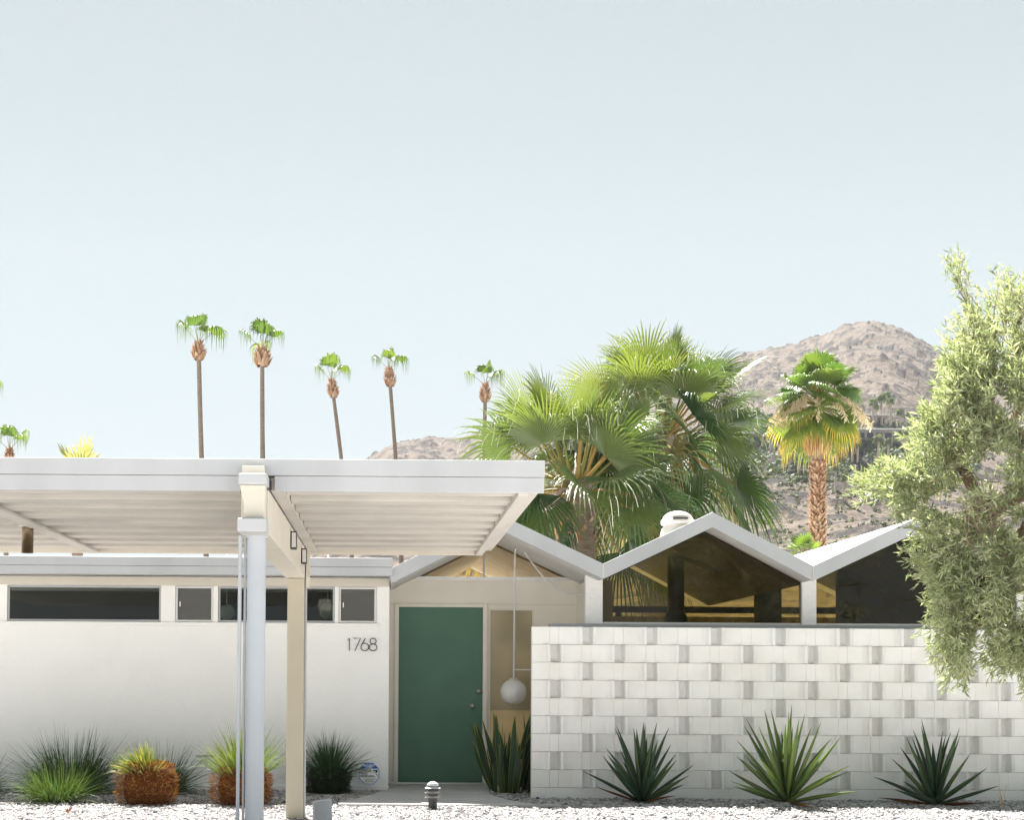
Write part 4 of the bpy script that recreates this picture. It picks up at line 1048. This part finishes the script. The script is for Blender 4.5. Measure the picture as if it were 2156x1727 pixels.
# ================================================================== GARDEN PLANTS
def grass_clump(name, label, px, py, Y, ht, spread, nbl, seed, tint=(.1, .7), m='grass', core=None, corem='rust', lean=(0, 0), emin=.35, group='grass clumps along the stucco wall', wd=.0031, r0=.08, z0=0.0, side=None):
    """tuft of thin arching blades; core = (rx, rz) adds a dense rounded thatch"""
    global rng
    rng = np.random.default_rng(seed)
    b = at(px, py, Y); b[2] = .035 if Y < 19 else .02
    T = thing(name, b, label, 'ornamental grass', group)
    mb = MB()
    n = int(nbl*1.4)
    a = rng.uniform(0, 2*PI, n); e = emin + (1.52-emin)*rng.beta(1.3, 1.1, n)
    if side is not None: a = rng.normal(side[0], side[1], n)
    L = ht*rng.uniform(.55, 1.22, n)*(.75+.25*np.sin(e))
    dr = rng.uniform(.05, .5, n)
    d = np.stack([np.cos(a)*np.cos(e)*spread + lean[0], np.sin(a)*np.cos(e)*spread + lean[1], np.sin(e)], -1); d /= np.linalg.norm(d, axis=1)[:, None]
    rr_ = r0*np.sqrt(rng.random(n)); org = b + np.stack([rr_*np.cos(a), rr_*np.sin(a), np.full(n, z0)], -1)
    if core is not None:
        org = b + np.stack([np.cos(a)*np.cos(e)*core[0]*.8, np.sin(a)*np.cos(e)*core[0]*.8, core[1]*(.55+.38*np.sin(e))], -1)
    st = 6; tt = np.linspace(0, 1, st)
    w_ = wd*np.array([.8, 1, .95, .75, .45, .05])
    perp = np.stack([-np.sin(a), np.cos(a), np.zeros(n)], -1)
    rot = rng.uniform(-1.2, 1.2, n)[:, None]; perp = perp*np.cos(rot) + np.cross(d, perp)*np.sin(rot)
    Pm = org[:, None] + d[:, None]*(L[:, None]*tt)[..., None] + np.array([0, 0, -1.0])*(dr[:, None]*L[:, None]*tt**2.3)[..., None]
    Pm[..., 2] = np.maximum(Pm[..., 2], .03)
    V = np.stack([Pm - perp[:, None]*w_[None, :, None], Pm + perp[:, None]*w_[None, :, None]], 2)
    q = np.array([(2*k, 2*k+1, 2*k+3, 2*k+2) for k in range(st-1)])
    F = (q[None] + (np.arange(n)*st*2)[:, None, None]).reshape(-1, 4)
    tv = np.repeat(rng.uniform(*tint, n), st*2)
    mb.add(V.reshape(-1, 3), [F], tint=tv)
    mb.build('blades', M[m], T)
    if core is not None:
        cb_ = MB(); n2 = 5200
        o = rng.normal(0, 1, (n2, 3)); o /= np.linalg.norm(o, axis=1)[:, None]; o[:, 2] = np.abs(o[:, 2])
        zf = rng.uniform(0, 1, n2)
        aa = rng.uniform(0, 2*PI, n2)
        lump = 1+.07*np.sin(3*aa+seed)+.05*np.sin(7*aa+zf*9+seed)+.04*np.sin(11*zf+2*aa)
        rad = core[0]*np.sqrt(np.clip(1-(np.abs(zf-.42)/.72)**2.4, .02, 1))*rng.uniform(.86, 1.0, n2)*lump
        topm = rng.random(n2) < .25
        c = np.stack([np.cos(aa)*rad, np.sin(aa)*rad, zf*core[1]], -1)
        rt = np.sqrt(rng.random(n2)); c[topm] = np.stack([np.cos(aa)*rt*core[0]*.8, np.sin(aa)*rt*core[0]*.8, core[1]*(1-.12*rt**2)], -1)[topm]
        nr = np.stack([np.cos(aa), np.sin(aa), np.where(topm, 1.5, .3)], -1)
        dd = nr*.5 + np.stack([rng.normal(0, .5, n2), rng.normal(0, .5, n2), rng.normal(.1, .6, n2)], -1); dd /= np.linalg.norm(dd, axis=1)[:, None]
        Ln = rng.uniform(.02, .055, n2); pr = np.cross(dd, nr); pr /= np.linalg.norm(pr, axis=1)[:, None]+1e-6
        c = c + b; p1 = c + dd*Ln[:, None]; ww_ = .0028
        V = np.stack([c-pr*ww_, c+pr*ww_, p1+pr*ww_*.4, p1-pr*ww_*.4], 1).reshape(-1, 3)
        cb_.add(V, [np.arange(4*n2).reshape(-1, 4)], tint=np.repeat(rng.uniform(0, 1, n2), 4))
        # solid heart so that no light shows through
        zz_ = np.linspace(0, 1, 9); rz_ = core[0]*.80*np.sqrt(np.clip(1-(np.abs(zz_-.42)/.72)**2.4, .02, 1)); rz_[-1] = 0
        cb_.lathe(np.c_[rz_, b[2]+zz_*core[1]*.96], b[0], b[1], 22, tint=.12)
        cb_.build('thatch', M[corem], T)
    return T
grass_clump('grass_clump', 'sunlit yellow green grass clump at the foot of the largest dark clump', 117, 1690, 18.35, .56, 1.0, 720, 51, (.12, .55), r0=.2, emin=.2, lean=(-.06, -.15), wd=.0026)  # blade tints carry sun and shade: lighter for lit clumps, darker for shaded
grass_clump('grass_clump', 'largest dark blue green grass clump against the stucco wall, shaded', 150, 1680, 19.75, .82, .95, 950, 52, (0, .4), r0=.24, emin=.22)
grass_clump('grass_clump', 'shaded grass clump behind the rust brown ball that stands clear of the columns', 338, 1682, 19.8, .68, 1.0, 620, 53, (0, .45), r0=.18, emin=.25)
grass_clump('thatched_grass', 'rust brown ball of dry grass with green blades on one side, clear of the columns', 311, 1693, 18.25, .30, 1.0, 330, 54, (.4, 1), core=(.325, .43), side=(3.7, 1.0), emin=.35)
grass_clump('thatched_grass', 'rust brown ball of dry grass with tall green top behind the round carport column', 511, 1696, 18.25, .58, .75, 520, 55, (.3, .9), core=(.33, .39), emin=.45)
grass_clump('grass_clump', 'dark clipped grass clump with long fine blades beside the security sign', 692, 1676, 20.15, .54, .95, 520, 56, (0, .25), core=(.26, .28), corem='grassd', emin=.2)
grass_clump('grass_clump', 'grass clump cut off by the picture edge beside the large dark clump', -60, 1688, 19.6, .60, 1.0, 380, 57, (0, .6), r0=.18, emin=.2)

def agave(label, px, py, Y, ht, nl, seed, tint, sp=1.1, lean=0.0):
    global rng
    rng = np.random.default_rng(seed)
    b = at(px, py, Y); b[2] = float(bed_z(b[0], b[1]))
    T = thing('agave', b, label, 'agave', 'agaves in front of the block wall')
    mb = MB(); dry = MB(); nd_ = 5 if lean > .04 else 2
    for k in range(nl+nd_):
        t = min(1.0, (k+.5)/nl)
        e = 1.50 - sp*t**1.05 - (.18 if k >= nl else 0) + rng.uniform(-.10, .10); a = k*2.39996 + rng.uniform(-.25, .25)
        L = ht*rng.uniform(.82, 1.08)*(1-.30*t)
        d = np.array([math.cos(a)*math.cos(e)+lean, math.sin(a)*math.cos(e), math.sin(e)])
        d, s, n = basis(d); st = 10; ts = np.linspace(0, 1, st)
        w_ = (.035 if k < nl else .02)*np.array([.62, .72, .88, 1, 1, .92, .76, .54, .28, .015])*rng.uniform(.85, 1.15)
        curve = rng.uniform(-.10, .06)
        Pm = b + d*.02 + d*(L*ts)[:, None] + n*(curve*L*ts**2)[:, None] + s*(rng.uniform(-.06, .06)*L*ts**2)[:, None]
        V = np.stack([Pm - s*w_[:, None] + n*(w_*.55)[:, None], Pm - s*(w_*.45)[:, None] + n*(w_*.1)[:, None], Pm - n*(w_*.12)[:, None], Pm + s*(w_*.45)[:, None] + n*(w_*.1)[:, None], Pm + s*w_[:, None] + n*(w_*.55)[:, None],
                      Pm - n*(w_*.5+.002)[:, None]], 1).reshape(-1, 3)
        q = []
        for i_ in range(st-1):
            for c0, c1 in ((0, 1), (1, 2), (2, 3), (3, 4), (4, 5), (5, 0)): q.append((i_*6+c0, i_*6+c1, (i_+1)*6+c1, (i_+1)*6+c0))
        tn = np.clip(rng.uniform(*tint), 0, 1)
        (mb if k < nl else dry).add(V, [np.array(q)], tint=tn)
    mb.build('leaves', M['agave'], T, smooth=True); dry.build('dry_leaves', M['rust'], T, smooth=True)
    return T
agave('dark shaded agave nearest the entry, in front of the block wall', 1352, 1686, 18.98, .90, 30, 61, (0, .35), 1.12, .03)  # dark tint ranges paint the shade into the two outer agaves
agave('large sunlit yellow green agave, the middle one along the block wall', 1657, 1697, 18.4, 1.02, 36, 62, (.4, 1), 1.25, -.02)  # lighter tint range paints the sunlight into these leaves
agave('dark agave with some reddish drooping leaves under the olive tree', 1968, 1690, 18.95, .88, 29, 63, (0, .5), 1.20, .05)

def snake_plant():
    global rng
    rng = np.random.default_rng(71)
    b = at(1072, 1668, 20.55); b[2] = .02
    T = thing('snake_plant', b, 'dark upright snake plant with yellow edged leaves between green door and block wall', 'snake plant')
    mb = MB(); ed = MB()
    for k in range(44):
        ox = rng.uniform(-.20, .24); oy = rng.uniform(-.3, .35)
        a = math.atan2(oy, ox+.05)+rng.uniform(-.8, .8); e = rng.uniform(1.12, 1.52)
        if ox < -.12 and rng.random() < .35: a = PI+rng.uniform(-.5, .5); e = rng.uniform(1.15, 1.3)
        L = rng.uniform(.55, .98)
        d, s, n = basis((math.cos(a)*math.cos(e), math.sin(a)*math.cos(e), math.sin(e)))
        rot = rng.uniform(-1.2, 1.2); s, n = s*math.cos(rot)+n*math.sin(rot), n*math.cos(rot)-s*math.sin(rot)
        st = 9; ts = np.linspace(0, 1, st); w_ = .034*np.array([.5, .8, .95, 1, 1, .92, .75, .45, .02])*rng.uniform(.75, 1.15)
        wv = rng.uniform(0, 6)
        Pm = b + np.array([ox, oy, 0]) + d*(L*ts)[:, None] + n*(.035*np.sin(ts*5+wv)*ts)[:, None] + s*(.02*np.sin(ts*4+wv)*ts)[:, None]
        V = np.stack([Pm - s*w_[:, None], Pm - n*(w_*.3)[:, None], Pm + s*w_[:, None]], 1).reshape(-1, 3)
        q = np.array([(i_*3+c, i_*3+c+1, i_*3+c+4, i_*3+c+3) for i_ in range(st-1) for c in range(2)])
        mb.add(V, [q], tint=rng.uniform(0, 1))
        for sg in (-1, 1):
            E0 = Pm + s*(sg*w_)[:, None]; E1 = Pm + s*(sg*(w_*1.0+.005))[:, None] + n*.001
            ed.add(np.stack([E0, E1], 1).reshape(-1, 3), [np.array([(2*i_, 2*i_+1, 2*i_+3, 2*i_+2) for i_ in range(st-1)])], tint=rng.uniform(0, 1))
    mb.build('leaves', M['snake'], T, smooth=True); ed.build('leaf_edges', M['edge'], T)
snake_plant()
# dry weed stalk by the block wall
rng = np.random.default_rng(81)
b = at(2112, 1694, 18.55); b[2] = .02
mb = MB()
for k in range(5):
    dx = rng.uniform(-.12, .06); h_ = rng.uniform(.15, .32)
    mb.tube([b, b+np.array([dx*.4, 0, h_*.5]), b+np.array([dx, .02, h_])], [.004, .003, .0015], 5, tint=.6)
tag(mb.build('dry_weed', M['skirt'], loc=b), 'thin dry weed stalk in the gravel below the olive tree', 'weed')
b = at(142, 1721, 17.0); b[2] = .03; mb = MB()
for k in range(7):
    a = rng.uniform(0, 2*PI); L = rng.uniform(.04, .09)
    d = np.array([math.cos(a)*1.2, math.sin(a), rng.uniform(0, .6)])*L; s_ = np.array([-math.sin(a), math.cos(a), .3])*.014
    mb.add([b, b+d*.5+s_, b+d, b+d*.5-s_], [np.array([(0, 1, 2, 3)])], tint=rng.uniform(0, .4))
tag(mb.build('dead_leaf', M['rust'], loc=b), 'curled brown dead leaf lying on the sunlit gravel', 'dead leaf')

# ================================================================== OLIVE TREE
def olive_tree():
    global rng
    rng = np.random.default_rng(91)
    Y0 = 15.5; u = Y0/F0
    poly = np.array([(2020,520),(2004,560),(2004,640),(2018,700),(2012,765),(1996,800),(1978,850),(1945,905),(1915,965),(1835,1003),(1825,1022),(1880,1046),(1915,1080),(1955,1100),(1938,1150),(1958,1200),(1982,1225),(1972,1280),(1992,1330),(1985,1370),(2010,1412),(2050,1432),(2095,1400),(2125,1385),(2180,1410),(2330,1380),(2520,1250),(2620,1000),(2560,750),(2420,560),(2300,500),(2220,520),(2160,570),(2120,600),(2080,640),(2050,590),(2034,540)], float)
    n = 30000
    P = np.c_[rng.uniform(1795, 2620, n), rng.uniform(500, 1440, n)]
    P = P[in_poly(P, poly)]
    # thin out beyond the frame, upper sprays are sparse
    prob = np.where(P[:, 0] > 2230, .05, 1.0)*np.where(P[:, 1] < 760, .30+.25*(P[:, 1]-500)/260, 1.0)
    prob = prob*np.clip((fbm(P[:, 0]/48, P[:, 1]/48, 2, 31)-.38)*7, .02, 1)
    prob = prob*np.where((P[:, 1] < 700) & (P[:, 0] < 2120), .75, 1)
    P = P[rng.random(len(P)) < prob][:2700]
    cxp, cyp = 2230, 1010
    rel = np.hypot((P[:, 0]-cxp)/400, (P[:, 1]-cyp)/460)
    hw = 1.9*np.sqrt(np.clip(1.05-rel**2*.8, .05, 1))
    dy = rng.uniform(-1, 1, len(P))
    dy = np.where(rng.random(len(P)) < .55, -np.abs(dy)**.5, dy)*hw
    tips = np.array([at(p[0], p[1], Y0)+np.array([0, d_, 0]) for p, d_ in zip(P, dy)])
    tips[:, 0] = EYE[0] + (tips[:, 0]-EYE[0])*(Y0+dy)/Y0; tips[:, 2] = EYE[2] + (tips[:, 2]-EYE[2])*(Y0+dy)/Y0
    base = at(2330, 1430, Y0); base[2] = 0
    T = thing('olive_tree', base, 'large grey green olive tree hanging over the block wall at the picture edge', 'tree')
    fork = at(2300, 1230, Y0); heart = at(2240, 1010, Y0)
    nodes = [base, base*.5+fork*.5+np.array([.1, 0, 0]), fork, fork*.4+heart*.6, heart]; par = [-1, 0, 1, 2, 3]
    for q in ((2120, 900), (2080, 1080), (2150, 1250), (2200, 760), (2350, 850), (2100, 700), (2000, 1000), (2060, 1330), (2130, 600), (1960, 920)):
        p = at(*q, Y0)+np.array([0, rng.uniform(-.8, .8), 0]); nd = np.array(nodes); j = int(np.argmin(np.linalg.norm(nd-p, axis=1)))
        nodes.append(nodes[j]*.5+p*.5+rng.normal(0, .06, 3)); par.append(j); nodes.append(p); par.append(len(nodes)-2)
    tr = MB()
    order = np.argsort(np.linalg.norm(tips-heart, axis=1))
    cnt = [0]*len(nodes); N_ = np.array(nodes); links = []
    NN = np.zeros((len(nodes)+2*len(tips), 3)); NN[:len(nodes)] = N_; m_ = len(nodes)
    tw = []
    for k in order:
        p = tips[k]; dd = np.linalg.norm(NN[:m_]-p, axis=1); j = int(np.argmin(dd))
        if dd[j] > .14:
            mid = NN[j] + (p-NN[j])*max(.3, 1-.22/dd[j]) + rng.normal(0, .02, 3)
            links.append((j, m_)); NN[m_] = mid; j = m_; m_ += 1
        tw.append((NN[j].copy(), p))
    par_ = {b_: a_ for a_, b_ in [(par[i_], i_) for i_ in range(1, len(par))] + links}
    load = np.ones(m_)
    for k in range(m_-1, 0, -1):
        if k in par_: load[par_[k]] += load[k]
    for k in range(1, m_):
        if k not in par_: continue
        a_ = NN[par_[k]]; b_ = NN[k]; r1 = .0042*load[k]**.42; r0 = min(.0042*load[par_[k]]**.42, r1*1.5)
        tr.tube([a_, (a_+b_)/2+rng.normal(0, .012, 3), b_], [r0, (r0+r1)/2, r1], 5 if r1 < .03 else 9, cap=False, tint=rng.uniform(0, .5))
    # twigs and leaves
    lv = []; lt = []; tws = MB()
    brown_c = np.array([2062, 1085.0])
    for (a_, p) in tw:
        px, py = proj(p)
        dirv = p-a_; ln = np.linalg.norm(dirv)+1e-6; dirv /= ln
        out = p-heart; out /= np.linalg.norm(out)
        d = dirv*.5 + out*.6 + np.array([0, 0, .22]) + rng.normal(0, .22, 3); d /= np.linalg.norm(d)
        L = rng.uniform(.22, .50)*(1.35 if py < 760 else 1); st = 6; ts = np.linspace(0, 1, st)
        s0 = p - d*L*.5
        path = s0 + d*(L*ts)[:, None] + np.array([0, 0, -1.0])*(L*rng.uniform(0, .25)*ts**2)[:, None]
        dead = np.exp(-(((px-brown_c[0])/62)**2 + ((py-brown_c[1])/75)**2)) > rng.uniform(.25, 1)
        tws.tube(np.concatenate([a_[None], path]), np.linspace(.0035, .0014, st+1), 3, cap=False, tint=rng.uniform(.2, 1))
        if dead:
            for q in range(3):
                i_ = rng.integers(1, st); dd = rng.normal(0, .1, 3); tws.tube([path[i_], path[i_]+dd*.6, path[i_]+dd], [.002, .0017, .001], 3, cap=False, tint=rng.uniform(.2, 1))
        nl = int(rng.integers(22, 34)); nl = nl if not dead else 4
        if py < 740: nl = int(nl*.8)
        tt = rng.uniform(.08, 1.0, nl); i_ = np.minimum((tt*(st-1)).astype(int), st-2)
        o = path[i_] + (path[i_+1]-path[i_])*(tt*(st-1)-i_)[:, None]
        ld_ = d*.75 + rng.normal(0, .55, (nl, 3)); ld_ /= np.linalg.norm(ld_, axis=1)[:, None]
        LL = rng.uniform(.055, .100, nl); wd = LL*rng.uniform(.075, .105, nl)
        pr = np.cross(ld_, rng.normal(0, 1, (nl, 3))); pr /= np.linalg.norm(pr, axis=1)[:, None]+1e-6
        nn = np.cross(pr, ld_); c = o+ld_*(LL*.5)[:, None] + nn*(LL*.06)[:, None]
        V = np.stack([o, c-pr*wd[:, None], o+ld_*LL[:, None], c+pr*wd[:, None]], 1)
        lv.append(V.reshape(-1, 3)); base_t = rng.uniform(.25, .7); lt.append(np.repeat(np.clip(base_t+rng.uniform(-.25, .3, nl), 0, 1), 4))
    LV = np.concatenate(lv); cr = MB(); cr.add(LV, [np.arange(len(LV)).reshape(-1, 4)], tint=np.concatenate(lt))
    cr.build('crown', M['olive'], T); tr.build('trunk', M['twig'], T, smooth=True); tws.build('twigs', M['twig'], T)
olive_tree()
